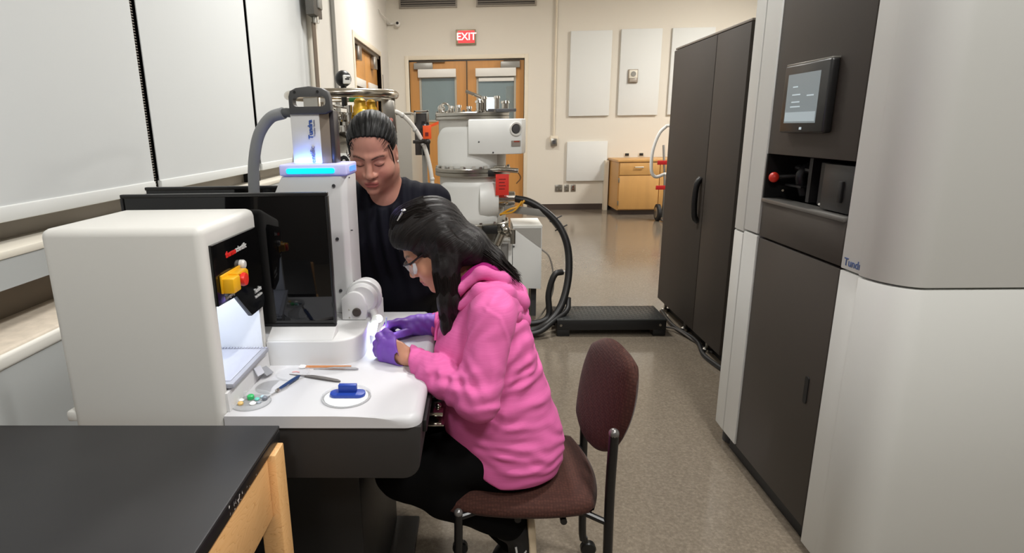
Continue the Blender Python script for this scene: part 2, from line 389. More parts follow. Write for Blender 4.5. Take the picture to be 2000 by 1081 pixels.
for n_, a, b, lab in ((0, 1.33, 1.455, 'double steel outlet plate, widest of the three low outlets'), (1, 1.487, 1.568, 'narrow steel outlet plate, middle of the three low outlets'), (2, 1.60, 1.68, 'steel outlet plate with brown face nearest the wooden cabinet')):
    sp = thing('wall_outlet', lab, 'outlet', ((a+b)/2, YB, .312), 'low outlets on the back wall')
    G().box(a, b, YB-.012, YB, .312, .43, .003).done('cover_plate', M_steel, sp)
    for q in range(2 if n_ == 0 else 1):
        xa = a+.02+q*.055
        for z in (.335, .378): G().box(xa, xa+.034, YB-.016, YB-.01, z, z+.03, .003).done('receptacle', mat('outlet_gray', (110, 106, 98), .5) if n_ < 2 else mat('outlet_brown', (96, 52, 38), .5), sp)
for a, lab in ((2.472, 'dark outlet above the wooden cabinet, nearer the double door'), (2.71, 'dark outlet above the wooden cabinet, nearer the dark cabinet')):
    sp = thing('dark_outlet', lab, 'outlet', (a+.045, YB, .89), 'dark outlets above the wooden cabinet')
    G().box(a, a+.09, YB-.012, YB, .888, .945, .003).done('cover_plate', M_cream, sp)
    G().box(a+.012, a+.078, YB-.016, YB-.01, .895, .938, .003).done('receptacle', mat('outlet_black', (30, 28, 27), .5), sp)
for a, b, lab in ((-1.221, -.293, 'gray ceiling-high air grille nearer the left wall corner'), (.009, .965, 'gray ceiling-high air grille beside the tall conduit')):
    vt = thing('air_grille', lab, 'vent', ((a+b)/2, YB, 3.26), 'air grilles high on the back wall')
    gg = G(); gg.box(a, b, YB-.03, YB, 3.26, 3.285); gg.box(a, b, YB-.03, YB, 3.6, 3.63); gg.box(a, a+.025, YB-.03, YB, 3.285, 3.6); gg.box(b-.025, b, YB-.03, YB, 3.285, 3.6)
    gg.done('frame', mat('grille_gray', (150, 143, 132), .5), vt)
    G().box(a+.02, b-.02, YB-.004, YB, 3.28, 3.61).done('backing', mat('grille_dark', (60, 56, 52), .6), vt)
    for i in range(9): G().box(a+.025, b-.025, YB-.024, YB-.008, 3.292+i*.034, 3.312+i*.034).done('slat', mat('grille_slat', (118, 112, 104), .5), vt)
cm = thing('security_camera', 'small white ball camera with dark lens in the far left corner', 'camera', (-1.30, YB-.05, 3.0))
G().box(-1.42, -1.33, YB-.05, YB, 3.02, 3.05, .004).tube([(-1.35, YB-.03, 3.03), (-1.27, YB-.07, 3.03)], .012).done('bracket', M_white, cm)
G().ball((-1.25, YB-.09, 3.02), .045).done('housing', M_white, cm)
G().ball((-1.247, YB-.128, 3.03), .022).done('lens', M_black, cm)
cw = G().tube([(-1.43, 9.3, 3.12), (-1.40, 9.5, 3.06), (-1.38, 9.9, 3.05), (-1.37, YB-.04, 3.04)], .008, 8, 6).done('camera_cable', M_white); tag(cw, 'white cable reaching the small corner camera', 'cable')
# ------------------------------------------------ wooden base cabinet + hand truck
wk = thing('wood_cabinet', 'maple base cabinet with a drawer and door against the back wall', 'cabinet', (2.8, 9.8, 0))
G().box(2.225, 3.5, 9.47, 10.17, .08, .835).done('carcass', M_wood, wk)
G().box(2.205, 3.52, 9.44, 10.175, .835, .87, .004).done('top', M_wood, wk)
G().box(2.26, 3.48, 9.52, 10.17, 0, .08).done('kick_board', M_base, wk)
d1 = G().box(2.24, 2.86, 9.448, 9.47, .632, .822, .004).done('drawer', M_wood, wk)
G().tube([(2.47, 9.45, .755), (2.47, 9.42, .755), (2.60, 9.42, .755), (2.60, 9.45, .755)], .008, 8).done('drawer_pull', M_steel, d1)
d3 = G().box(2.24, 2.86, 9.448, 9.47, .095, .622, .004).done('door', M_wood, wk)
for z in (.16, .52): G().box(2.228, 2.243, 9.44, 9.47, z, z+.07, .002).done('hinge', M_steel, d3)
G().box(2.87, 3.49, 9.448, 9.47, .632, .822, .004).done('drawer', M_wood, wk)
G().box(2.87, 3.49, 9.448, 9.47, .095, .622, .004).done('door', M_wood, wk)
lg = G().box(2.14, 2.20, 10.05, 10.17, 0, .83).done('filler_post', M_cream); tag(lg, 'cream filler post between the wooden cabinet and the wall', 'post')
ht = thing('hand_truck', 'hand truck with black wheel, red frame bits by the wooden cabinet', 'hand truck', (2.8, 8.85, 0))
for x in (2.69, 3.05):
    t = G().lathe([(.10, -.03), (.125, -.022), (.125, .022), (.10, .03)], (x, 8.85, .126), 'x', 28).done('wheel', mat('tire_black', (26, 25, 25), .7), ht)
    G().lathe([(0, -.036), (.07, -.034), (.08, -.03), (.08, .03), (.07, .034), (0, .036)], (x, 8.85, .126), 'x', 20).done('hub', M_steel, t)
for x in (2.75, 2.99): G().tube([(x, 8.82, .06), (x, 8.80, .5), (x, 8.98, 1.1)], .016, 10, 6).done('upright', mat('truck_gray', (120, 118, 114), .4, metal=.6), ht)
for z in (.50, .86): G().box(2.62, 3.06, 8.78, 8.80, z-.03, z+.03, .004).done('cross_bar', mat('truck_red', (180, 28, 30), .4), ht)
G().box(2.72, 3.02, 8.62, 8.80, .015, .03).done('toe_plate', M_dgray, ht)
# ================================================================ big machines on the right
M_shell = mat('shell_white', (213, 214, 210), .4)
M_charcoal = mat('charcoal_panel', (63, 57, 51), .58, bump=.05, bscale=900)
M_seam = mat('seam_black', (14, 13, 13), .6)
tw = thing('electron_microscope', 'tall white enclosure with charcoal front panel and small touch screen', 'microscope', (1.55, 2.0, 0))
ZT = 2.75
# left white strip of two flutes
G().prism([(1.075, 2.272), (1.075, 2.385), (1.12, 2.385), (1.12, 2.272)], 'z', .985, ZT, .004).done('white_strip', M_shell, tw)
G().prism([(1.075, 2.272), (1.075, 2.385), (1.12, 2.385), (1.12, 2.272)], 'z', .085, .978, .004).done('white_strip', M_shell, tw)
for z0, z1 in ((.085, .967), (.974, ZT)):
    G().prism([(1.083, 2.389), (1.075, 2.395), (1.078, 2.48), (1.09, 2.502), (1.13, 2.506), (2.0, 2.506), (2.0, 2.45), (1.12, 2.389)], 'z', z0, z1, .003).done('side_panel', M_shell, tw)
# charcoal panels
G().box(1.08, 1.14, 1.748, 2.268, 1.288, ZT, .003).done('upper_panel', M_charcoal, tw)
G().box(1.08, 1.14, 1.748, 2.268, .98, 1.112, .003).done('drawer_panel', M_charcoal, tw)
lp = G().box(1.08, 1.14, 1.748, 2.268, .082, .972, .003).done('lower_door', M_charcoal, tw)
G().prism(rrect(1.818, 1.838, .495, .59, .008), 'x', 1.0765, 1.09).done('recessed_pull', M_seam, lp)
# right white corner and end face
def corner(z0, z1):
    pts = [(1.08, 1.742), (1.08, 1.655)]
    bump_ = [(1.072, 1.645)] + [(1.072+.093*(1-math.cos(math.radians(a))), 1.645-.14*math.sin(math.radians(a))) for a in range(8, 91, 7)]
    pts = [(1.08, 1.742), (1.08, 1.652)] + bump_
    x1, y1 = pts[-1]
    pts += [(x1+.012, y1), (2.05, y1), (2.05, 1.565), (1.16, 1.565), (1.13, 1.742)]
    return G().prism(pts, 'z', z0, z1, .002)
for z0, z1 in ((.03, .972), (.978, ZT)):
    corner(z0, z1).done('corner_shell', M_shell, tw)
G().box(1.13, 2.0, 1.57, 2.44, .075, 1.10).box(1.13, 2.0, 1.57, 2.44, 1.30, ZT).box(1.55, 2.0, 1.57, 2.44, 1.10, 1.30).box(1.13, 1.55, 2.30, 2.44, 1.10, 1.30).box(1.13, 1.55, 1.57, 1.70, 1.10, 1.30).done('inner_frame', M_seam, tw)
G().box(1.115, 2.0, 1.58, 2.40, 0, .08).done('plinth', M_black, tw)
G().lathe([(.04, 0), (.04, .05), (.03, .085)], (1.15, 2.46, 0), 'z', 20).done('foot', M_dgray, tw)
# open loading bay
G().box(1.072, 1.14, 1.75, 2.262, 1.112, 1.126, .002).done('bay_sill', mat('sill_alu', (112, 110, 106), .4, metal=.4), tw)
G().box(1.10, 1.13, 1.765, 1.93, 1.13, 1.272, .003).done('bay_door', mat('bay_door', (36, 35, 35), .45), tw)
G().box(1.092, 1.102, 1.815, 1.835, 1.16, 1.225, .003).done('bay_handle', M_seam, tw)
G().box(1.14, 1.16, 1.94, 2.02, 1.13, 1.27, .003).box(1.14, 1.2, 2.07, 2.09, 1.13, 1.28).done('bay_divider', mat('bay_gray', (34, 32, 32), .5), tw)
G().tube([(1.17, 2.15, 1.15), (1.15, 2.15, 1.22), (1.20, 2.15, 1.26)], .02, 12, 5).tube([(1.16, 2.2, 1.24), (1.16, 2.1, 1.235)], .012).box(1.13, 1.16, 2.11, 2.22, 1.175, 1.182).done('bay_mechanism', mat('mech_dark', (40, 40, 42), .35, metal=.6), tw)
G().box(1.079, 1.30, 2.2625, 2.2715, 1.112, 1.288).done('bay_liner', M_seam, tw)
G().tube([(1.10, 2.235, 1.205), (1.16, 2.19, 1.212)], .008, 10).done('knob_shaft', M_seam, tw)
kn = G().ball((1.094, 2.232, 1.204), (.017, .020, .019)).done('red_knob', mat('knob_red', (222, 50, 34), .4), tw)
G().tube([(1.14, 1.985, 1.135), (1.11, 1.95, 1.14)], .004).tube([(1.12, 2.21, 1.165), (1.10, 2.17, 1.162)], .004).done('bright_pin', M_chrome, tw)
# touch screen
ts = G().box(1.052, 1.08, 1.882, 2.152, 1.365, 1.585, .008, 3).done('screen_housing', mat('screen_bezel', (24, 23, 23), .3), tw)
G().box(1.0515, 1.056, 1.93, 2.122, 1.397, 1.553).done('display', mat('display_glow', (120, 130, 134), .25, emit=(150, 165, 172), estr=.22), ts)
G().box(1.055, 1.082, 1.885, 2.15, 1.582, 1.588, .002).done('bezel_edge', mat('edge_gray', (120, 118, 112), .3, metal=.5), ts)
M_disp = mat('display_text', (190, 205, 212), .4, emit=(190, 205, 212), estr=.35)
for y, z, wd in ((2.07, 1.51, .03), (2.06, 1.485, .05), (1.975, 1.48, .04), (2.06, 1.462, .05), (2.06, 1.447, .06)):
    G().box(1.0508, 1.052, y-wd/2, y+wd/2, z, z+.004).done('screen_line', M_disp, ts)
G().box(1.0508, 1.052, 1.935, 2.118, 1.402, 1.432).done('screen_band', mat('display_band', (170, 185, 192), .3, emit=(170, 185, 192), estr=.25), ts)
G().box(1.0508, 1.052, 2.005, 2.018, 1.376, 1.384).done('screen_mark', M_disp, ts)
M_blue = mat('print_blue', (70, 92, 140), .5)
text('lettering', 'Tundr', frame((1.0795, 1.690, 1.0), (0, -1, 0), (0, 0, 1)), .032, M_blue, tw, bold=.0004)

M_cabinet = mat('cabinet_charcoal', (54, 48, 43), .6, spec=.4)
# tall charcoal cabinet behind it
dc = thing('tall_dark_cabinet', 'tall charcoal two-door cabinet with black grip behind the white microscope', 'cabinet', (1.8, 3.85, 0))
G().box(1.43, 2.25, 3.26, 4.47, .10, 1.905, .004).done('carcass', M_cabinet, dc)
for a, b in ((3.705, 4.468), (3.262, 3.698)):
    dd_ = G().box(1.40, 1.43, a, b, .088, 1.90, .004).done('door', M_cabinet, dc)
    if a > 3.6:
        b_ = G(); b_.tube([(1.40, 3.765, .795), (1.375, 3.765, .83), (1.368, 3.765, .93), (1.375, 3.765, 1.03), (1.40, 3.765, 1.07)], .019, 12, 6); b_.done('grip', mat('grip_black', (16, 16, 17), .35), dd_)
G().box(1.405, 2.24, 3.27, 4.46, 1.905, 1.918, .003).done('top_lip', mat('lip_gray', (120, 112, 104), .5), dc)
G().box(1.47, 2.2, 3.28, 4.40, 0.0, .10).done('plinth', M_black, dc)
for y in (4.40, 3.95, 3.55): G().lathe([(.03, 0), (.03, .02), (.012, .03), (.012, .095)], (1.445, y, 0), 'z', 16).done('leveling_foot', M_steel, dc)
G().tube([(1.43, 4.62, 1.39), (1.375, 4.62, 1.33), (1.335, 4.62, 1.20), (1.335, 4.62, 1.06), (1.37, 4.62, 1.01), (1.44, 4.62, 1.03)], .0125, 10, 8).tube([(1.43, 4.62, 1.39), (1.5, 4.46, 1.39)], .012).tube([(1.44, 4.62, 1.03), (1.5, 4.46, 1.03)], .012).done('white_hose', M_white, dc)
cb = G().tube([(1.40, 4.35, .015), (1.38, 4.0, .015), (1.43, 3.7, .018), (1.39, 3.45, .015), (1.42, 3.2, .015)], .014, 8, 6).done('floor_cable', M_black); tag(cb, 'black cable on the floor along the foot of the charcoal cabinet', 'cable')
cb = G().tube([(1.28, 4.0, .012), (1.36, 3.9, .03), (1.42, 3.72, .012), (1.46, 3.5, .012)], .007, 8, 6).done('floor_cable', mat('cable_darkgray', (84, 80, 76), .5)); tag(cb, 'gray cable running from the step platform under the charcoal cabinet', 'cable')

# black step platform
pf = thing('step_platform', 'low black step platform with diamond plate tread on the floor', 'platform', (.91, 4.0, 0))
M_plate = mat('tread_plate', (58, 60, 60), .38, metal=.4)
G().box(.538, 1.278, 3.835, 4.155, .108, .120, .003).done('tread', M_plate, pf)
g = G()
for i in range(26):
    for j in range(11):
        x, y = .556+i*.0283, 3.852+j*.0285
        R = Matrix.Translation((x, y, .1195)) @ Matrix.Rotation(math.radians(45 if (i+j) % 2 else -45), 4, 'Z')
        g.box(-.010, .010, -.003, .003, -.0005, .0018, M=R)
o = g.done('tread_lozenges', M_plate, pf, smooth=0); o['kind'] = 'stuff'
for q in ((.54, 1.276, 3.838, 3.852), (.54, 1.276, 4.138, 4.152)): G().box(q[0], q[1], q[2], q[3], .045, .108, .003).done('side_rail', M_black, pf)
for q in ((.54, .556), (1.26, 1.276)): G().box(q[0], q[1], 3.852, 4.138, .045, .108, .003).done('end_rail', M_black, pf)
for x in (.54, 1.19):
    for y in (3.84, 4.07): G().box(x, x+.085, y, y+.08, 0, .045, .003).done('foot', M_black, pf)
for x in (.565, 1.235): G().lathe([(.009, 0), (.008, -.006), (0, -.007)], (x, 3.838, .08), 'y', 12).done('bolt', M_steel, pf)

# ================================================================ magnet / cryogenic column in the middle
mc = thing('cryogenic_magnet', 'white two-tier cryogenic column with steel flanges behind the seated person', 'cryostat', (-.03, 4.35, 0))
c = (-.03, 4.35); R0 = .24
M_clad = mat('cladding_white', (238, 239, 236), .35)
M_body = mat('body_gray', (196, 193, 186), .4, metal=.15)
G().lathe([(R0, .70), (R0, 1.10), (R0, 1.46)], (c[0], c[1], 0), 'z', 48).done('column_body', M_body, mc)
G().lathe([(.20, .10), (.20, .70)], (c[0], c[1], 0), 'z', 40).done('lower_body', M_gray, mc)
G().lathe([(.30, 0), (.30, .10), (.22, .12)], (c[0], c[1], 0), 'z', 40).done('pedestal', M_dgray, mc)
def flange(z0, z1, r, name):
    h = (z1-z0)/2
    f = G().lathe([(r-.004, z0), (r, z0+.004), (r, z0+h-.003), (r-.006, z0+h), (r, z0+h+.003), (r, z1-.004), (r-.004, z1)], (c[0], c[1], 0), 'z', 56).done(name, M_steel, mc)
    for k in range(14):
        a = 2*math.pi*k/14
        G().lathe([(.010, 0), (.010, .014), (0, .014)], (c[0]+(r-.014)*math.cos(a), c[1]+(r-.014)*math.sin(a), z1), 'z', 6).done('bolt', M_steel, f)
flange(1.452, 1.500, .262, 'top_flange'); flange(1.068, 1.122, .272, 'middle_flange'); flange(.67, .735, .262, 'lower_flange')
G().box(.02, .12, 4.10, 4.14, 1.07, 1.115, .003).box(.04, .14, 4.075, 4.12, .675, .73, .003).done('flange_clamp', M_black, mc)
def cladding(z0, z1, a0, a1, slope):
    """curved cover around the front of the body with a rounded upper left corner"""
    b = bmesh.new(); n, m = 36, 14; r = R0+.012; grid = []
    for i in range(n+1):
        t = i/n; a = math.radians(a0+(a1-a0)*t)
        top = z1 - slope*(1-min(1, t/.38))**2.6
        col = []
        for j in range(m+1):
            z = z0+(top-z0)*j/m; e = 1 if 0 < i < n and 0 < j < m else 0
            rr = r if e else r-.011
            col.append(b.verts.new((c[0]+rr*math.cos(a), c[1]+rr*math.sin(a), z)))
        grid.append(col)
    for i in range(n):
        for j in range(m): b.faces.new((grid[i][j], grid[i+1][j], grid[i+1][j+1], grid[i][j+1]))
    return b
for z0, z1, s_, nm in ((1.125, 1.405, .11, 'upper_cover'), (.74, 1.03, .09, 'lower_cover')):
    g = G(); g.add(cladding(z0, z1, 181, 315, s_)); g.done(nm, M_clad, mc, smooth=60)
for k in range(6):
    a = math.radians(200+18*k)
    G().box(-.012, .012, -.006, .006, 0, .02, M=Matrix.Translation((c[0]+.262*math.cos(a), c[1]+.262*math.sin(a), 1.122)) @ Matrix.Rotation(a+math.pi/2, 4, 'Z')).done('cover_tab', M_body, mc)
# control box on the upper tier
G().prism([(-.055, 4.075), (.175, 4.02), (.30, 4.06), (.335, 4.16), (.335, 4.35), (.10, 4.40), (-.055, 4.18)], 'z', 1.222, 1.452, .008).done('side_box', M_clad, mc)
Mx = Matrix.Translation((.262, 4.043, 1.385)) @ Matrix.Rotation(math.radians(18), 4, 'Z')
G().lathe([(.044, -.004), (.044, .006), (.034, .006), (.034, -.002), (0, -.002)], (0, 0, 0), 'y', 28, Mx @ Matrix.Rotation(math.pi, 4, 'Z')).done('gauge_ring', M_white, mc)
G().lathe([(.032, -.004), (.026, .0065), (0, .009)], (0, 0, 0), 'y', 24, Mx @ Matrix.Rotation(math.pi, 4, 'Z')).done('gauge_port', M_dgray, mc)
G().box(-.032, .032, -.003, .003, -.018, .018, M=Matrix.Translation((.262, 4.043, 1.292)) @ Matrix.Rotation(math.radians(18), 4, 'Z')).done('warning_plate', mat('label_gray', (150, 140, 132), .5), mc)
G().box(-.016, .024, -.004, .004, .008, .016, M=Matrix.Translation((.262, 4.042, 1.292)) @ Matrix.Rotation(math.radians(18), 4, 'Z')).done('warning_stripe', mat('label_red', (160, 60, 40), .5), mc)
for x, y, z in ((.015, 4.058, 1.305), (.11, 4.035, 1.235)): G().ball((x, y, z), .006).done('screw', M_dgray, mc)
# fittings on top
for x, y, r in ((-.22, 4.30, .03), (-.25, 4.36, .018)): G().ring((x, y, 1.535), r, .008, 'y', 20, 8).tube([(x, y, 1.50), (x, y, 1.515)], .01).done('lifting_eye', M_chrome, mc)
for k, (x, y, h, r) in enumerate(((-.12, 4.2, .035, .014), (-.17, 4.25, .03, .012), (.02, 4.12, .06, .022), (.05, 4.15, .085, .018), (.14, 4.2, .09, .016), (.20, 4.28, .06, .022), (-.05, 4.2, .025, .015))):
    G().lathe([(r*1.5, 1.498), (r*1.5, 1.508), (r, 1.51), (r, 1.498+h), (r*1.4, 1.50+h), (r*1.2, 1.515+h), (0, 1.517+h)], (x, y, 0), 'z', 16).done('top_fitting', M_chrome, mc)
G().tube([(.06, 4.16, 1.575), (.02, 4.14, 1.60), (-.07, 4.12, 1.635)], .011, 10, 4).done('top_lever', M_chrome, mc)
G().box(.08, .27, 4.15, 4.3, 1.50, 1.52, .003).done('top_plate', M_dgray, mc)
# side port with steel pipe, flared cover
px, py, pz = .10, 4.22, .905
G().lathe([(.155, -.10), (.150, -.04), (.135, .0), (.128, .03), (.122, .03), (.118, .0), (.115, -.1)], (px+.02, py, pz), 'x', 40).done('port_cover', M_clad, mc)
G().lathe([(.10, -.08), (.10, .045), (.085, .05), (.06, .05), (.06, .10), (.075, .10), (.075, .118), (.05, .118), (.05, .165), (.042, .17), (0, .17)], (px, py, pz), 'x', 32).done('port_pipe', M_chrome, mc)
for k in range(8):
    a = 2*math.pi*k/8
    G().tube([(px+.04, py+.088*math.cos(a), pz+.088*math.sin(a)), (px+.07, py+.088*math.cos(a), pz+.088*math.sin(a))], .008, 6).done('port_bolt', M_steel, mc)
G().tube([(.10, 4.12, 1.115), (.17, 4.08, 1.118), (.28, 4.06, 1.11)], .017, 12, 4).tube([(.12, 4.12, 1.13), (.19, 4.09, 1.135)], .012).done('side_rod', M_chrome, mc)
G().tube([(.27, 4.09, 1.11), (.30, 4.1, 1.06), (.27, 4.1, 1.02)], .004, 6, 5).done('tag_wire', mat('wire_brown', (120, 84, 50), .5), mc)
G().tube([(.16, 4.12, .80), (.22, 4.10, .84), (.28, 4.11, .86), (.33, 4.12, .90)], .008, 8, 6).tube([(.16, 4.10, .81), (.25, 4.08, .83), (.31, 4.09, .90)], .006, 8, 6).done('yellow_cable', mat('cable_yellow', (222, 160, 30), .45), mc)
G().tube([(.18, 4.12, .73), (.2, 4.1, .68), (.24, 4.12, .66)], .022, 10, 5).tube([(.14, 4.1, .60), (.17, 4.08, .68)], .03, 12).ball((.20, 4.09, .70), .03).tube([(.25, 4.1, .60), (.25, 4.1, .70)], .018).done('lower_valves', M_steel, mc)
rt = G().box(.128, .218, 4.075, 4.079, .944, 1.088, .001).done('red_tag', mat('tag_red', (226, 52, 40), .6)); tag(rt, 'red paper tag hanging from the steel rod of the column', 'tag')
G2 = G()
for k in range(4): G2.box(.150+.0*k, .196-.006*(k % 2), 4.0742, 4.0752, 1.05-k*.022, 1.056-k*.022)
WL[rt] = rt.location.copy(); G2.done('print_lines', mat('tag_dark', (120, 24, 20), .6), rt)
# cable bracket, white electronics box
G().prism([(.193, .865), (.50, .825), (.53, .80), (.62, .685), (.585, .66), (.49, .775), (.193, .815)], 'y', 4.16, 4.20, .002).done('cable_bracket', M_gray, mc)
for x, z in ((.56, .775), (.60, .71)): G().tube([(x-.05, 4.15, z-.03), (x+.035, 4.15, z+.012)], .005, 6).done('cable_tie', M_black, mc)
eb = thing('electronics_box', 'white electronics box with gray diagonal face beside the column', 'equipment box', (.33, 4.3, .15))
G().prism([(.255, .70), (.465, .70), (.465, .238), (.255, .248)], 'y', 4.20, 4.55, .006).done('housing', M_clad, eb)
G().prism([(.262, .694), (.459, .694), (.459, .545)], 'y', 4.196, 4.203).done('gray_panel', mat('panel_gray', (172, 170, 164), .5), eb)
G().box(.255, .468, 4.20, 4.56, .698, .712, .004).done('lid', mat('lid_white', (236, 236, 230), .5), eb)
G().box(.15, .25, 4.18, 4.5, .30, .60, .006).done('side_unit', M_clad, eb)
G().box(.168, .222, 4.172, 4.182, .46, .585, .002).done('data_plate', mat('plate_gray', (128, 126, 122), .5), eb)
G().box(.20, .24, 4.30, 4.5, 0, .30).done('leg', M_dgray, eb)
G().box(.40, .44, 4.3, 4.5, 0, .24).done('leg', M_dgray, eb)
for z in (.42, .58): G().ball((.262, 4.196, z-.02), .007).done('screw', M_dgray, eb)
# hoses
M_hose = mat('hose_black', (24, 23, 23), .45)
hs = G().tube([(.26, 4.22, .905), (.36, 4.20, .885), (.46, 4.18, .83), (.56, 4.16, .74), (.62, 4.13, .63), (.645, 4.10, .5), (.635, 4.05, .33), (.58, 3.98, .17), (.48, 3.90, .07), (.36, 3.83, .045), (.16, 3.85, .04)], .026, 14, 8).done('cable_bundle', M_hose); tag(hs, 'thick black hose arching from the steel port down to the floor', 'hose')
hs = G().tube([(.60, 4.07, .40), (.54, 4.05, .38), (.50, 4.03, .25), (.50, 4.0, .10), (.42, 3.97, .055), (.25, 3.98, .045), (.1, 4.0, .04)], .022, 12, 8).done('cable_bundle', M_hose); tag(hs, 'thinner black hose branching off the thick hose near the floor', 'hose')
hs = G().tube([(.64, 4.02, .22), (.62, 3.95, .15), (.52, 3.87, .10), (.42, 3.80, .05), (.30, 3.78, .03)], .018, 12, 8).done('cable_bundle', M_hose); tag(hs, 'black cable looping in front of the thick hose at the platform corner', 'hose')
G().tube([(.595, 4.10, .395), (.67, 4.07, .40)], .006, 8).done('hose_strap', M_white, bpy.data.objects['cable_bundle'])
hs = G().tube([(.15, 4.0, .30), (.2, 3.98, .17), (.26, 3.92, .06), (.33, 3.90, .03)], .014, 10, 8).tube([(.18, 4.06, .15), (.24, 4.0, .10), (.36, 3.98, .09)], .01, 8, 6).done('cable_bundle', M_hose); tag(hs, 'tangle of black cables on the floor behind the pink hood', 'cable')
cb = G().tube([(.465, 4.24, .53), (.52, 4.22, .48), (.55, 4.2, .36), (.545, 4.17, .22), (.48, 4.13, .09), (.40, 4.1, .02), (.30, 4.08, .012)], .006, 8, 8).done('thin_cable', mat('cable_gray', (130, 124, 116), .5)); tag(cb, 'thin gray cable curving from the white electronics box to the floor', 'cable')
cb = G().tube([(.15, 4.2, .24), (.24, 4.12, .12), (.33, 4.08, .04), (.45, 4.06, .012)], .007, 8, 8).done('yellow_cable', mat('cable_yellow', (222, 160, 30), .45)); tag(cb, 'yellow cable dropping to the floor beside the black hoses', 'cable')

# ================================================================ dewar at the left, gray cabinet, white hose
dw = thing('dewar', 'stainless dewar with round handle ring and fittings behind the standing person', 'dewar', (-.66, 3.0, 0))
dc_ = (-.66, 3.02)
G().lathe([(.0, .06), (.20, .06), (.262, .10), (.268, .16), (.268, 1.24), (.255, 1.30), (.20, 1.36), (.12, 1.40), (.075, 1.42), (.075, 1.45), (0, 1.45)], (dc_[0], dc_[1], 0), 'z', 56).done('vessel', M_steel, dw)
G().lathe([(.24, 0), (.26, .02), (.26, .07), (.2, .08)], (dc_[0], dc_[1], 0), 'z', 40).done('base', M_dgray, dw)
G().ring((dc_[0], dc_[1], 1.562), .258, .02, 'z', 64, 12).done('handle_ring', mat('ring_steel', (200, 192, 178), .2, metal=1), dw)
for k, a in enumerate((8, 128, 248)):
    x, y = dc_[0]+.246*math.cos(math.radians(a)), dc_[1]+.246*math.sin(math.radians(a))
    G().box(-.012, .012, -.04, .04, 1.20, 1.56, .003, M=Matrix.Translation((x, y, 0)) @ Matrix.Rotation(math.radians(a), 4, 'Z')).done('ring_post', M_steel, dw)
bl = G().ball((-.625, 2.90, 1.632), .038, 20).tube([(-.63, 2.92, 1.50), (-.628, 2.91, 1.6)], .014).done('black_gauge', mat('gauge_black', (18, 18, 19), .4), dw)
Mg = Matrix.Translation((-.603, 2.876, 1.628)) @ Matrix.Rotation(math.radians(38), 4, 'Z')
G().box(-.020, .018, -.006, .006, -.022, .018, .005, 3, M=Mg).done('gauge_face', mat('gauge_white', (228, 228, 224), .4), bl)
G().box(-.012, .010, -.0075, -.005, -.003, .003, M=Mg).box(-.004, .014, -.0075, -.005, .005, .009, M=Mg).done('gauge_needle', M_black, bl)
for x, y, z, r, m in ((-.545, 2.86, 1.50, .034, 'brass_yellow'), (-.50, 2.90, 1.495, .028, 'brass_yellow')):
    G().lathe([(r, -.04), (r, .0), (r*.8, .012), (r*.8, .03), (r*.5, .04), (0, .042)], (x, y, z), 'z', 18).done('yellow_valve', mat(m, (206, 160, 40), .35, metal=.3), dw)
G().ball((-.53, 2.83, 1.462), .03).done('yellow_cap', mat('cap_yellow', (230, 190, 30), .4), dw)
G().ball((-.505, 2.805, 1.458), .014).done('red_button', mat('cap_red', (190, 30, 30), .4), dw)
G().box(-.60, -.535, 2.88, 2.90, 1.525, 1.545, .004).done('green_label', mat('label_green', (40, 110, 50), .5), dw)
for x, y, z, r, h in ((-.70, 2.92, 1.42, .02, .10), (-.635, 2.88, 1.42, .025, .06), (-.595, 2.86, 1.42, .022, .09), (-.66, 2.85, 1.40, .03, .07), (-.61, 2.83, 1.39, .032, .045), (-.75, 2.95, 1.40, .025, .13), (-.80, 2.98, 1.38, .02, .16)):
    G().lathe([(r, 0), (r, h*.5), (r*1.35, h*.5), (r*1.35, h*.62), (r*.6, h*.65), (r*.6, h), (0, h)], (x, y, z), 'z', 16).done('neck_fitting', M_chrome, dw)
G().tube([(-.72, 2.90, 1.45), (-.68, 2.86, 1.49), (-.64, 2.85, 1.46)], .01, 8, 5).tube([(-.80, 2.95, 1.48), (-.70, 2.94, 1.51), (-.60, 2.9, 1.50)], .008, 8, 5).done('neck_pipe', M_chrome, dw)
G().box(-.72, -.70, 2.86, 2.88, 1.36, 1.42).box(-.705, -.68, 2.85, 2.86, 1.40, 1.415).done('copper_fitting', mat('copper', (120, 70, 40), .4, metal=.7), dw)
G().prism([(-.455, 1.545), (-.395, 1.53), (-.385, 1.38), (-.455, 1.38)], 'y', 2.93, 2.96, .004).done('hose_bracket', M_steel, dw)
pl = G().box(-.725, -.565, 2.715, 2.722, 1.195, 1.295, .003).done('number_plate', mat('plate_white', (228, 228, 222), .5), dw)
text('digits', '00', frame((-.630, 2.714, 1.242), (1, 0, 0), (0, 0, 1)), .105, M_black, pl, bold=.003)
G().box(-.70, -.69, 2.72, 2.76, 1.20, 1.29).done('plate_clip', M_steel, pl)
hs = thing('transfer_hose', 'white flexible hose arching down from the dewar beside the standing person', 'hose', (-.30, 3.0, 1.2))
G().tube([(-.42, 2.94, 1.468), (-.385, 2.95, 1.478), (-.33, 2.97, 1.435), (-.275, 2.99, 1.35), (-.243, 3.0, 1.25), (-.225, 3.0, 1.12), (-.222, 3.0, .9), (-.26, 3.0, .5), (-.32, 3.0, .06), (-.34, 2.98, .012)], .0105, 10, 10).done('tube', mat('hose_white', (226, 222, 214), .5), hs)
for p in ((-.36, 2.958, 1.462), (-.302, 2.98, 1.393), (-.2655, 2.994, 1.325), (-.226, 3.0, 1.15)): G().ball(p, .013, 12).done('sleeve', mat('hose_sleeve', (206, 204, 198), .4), hs)
G().ball((-.412, 2.935, 1.44), .012).done('hose_end', mat('hose_end_red', (196, 120, 110), .5), hs)
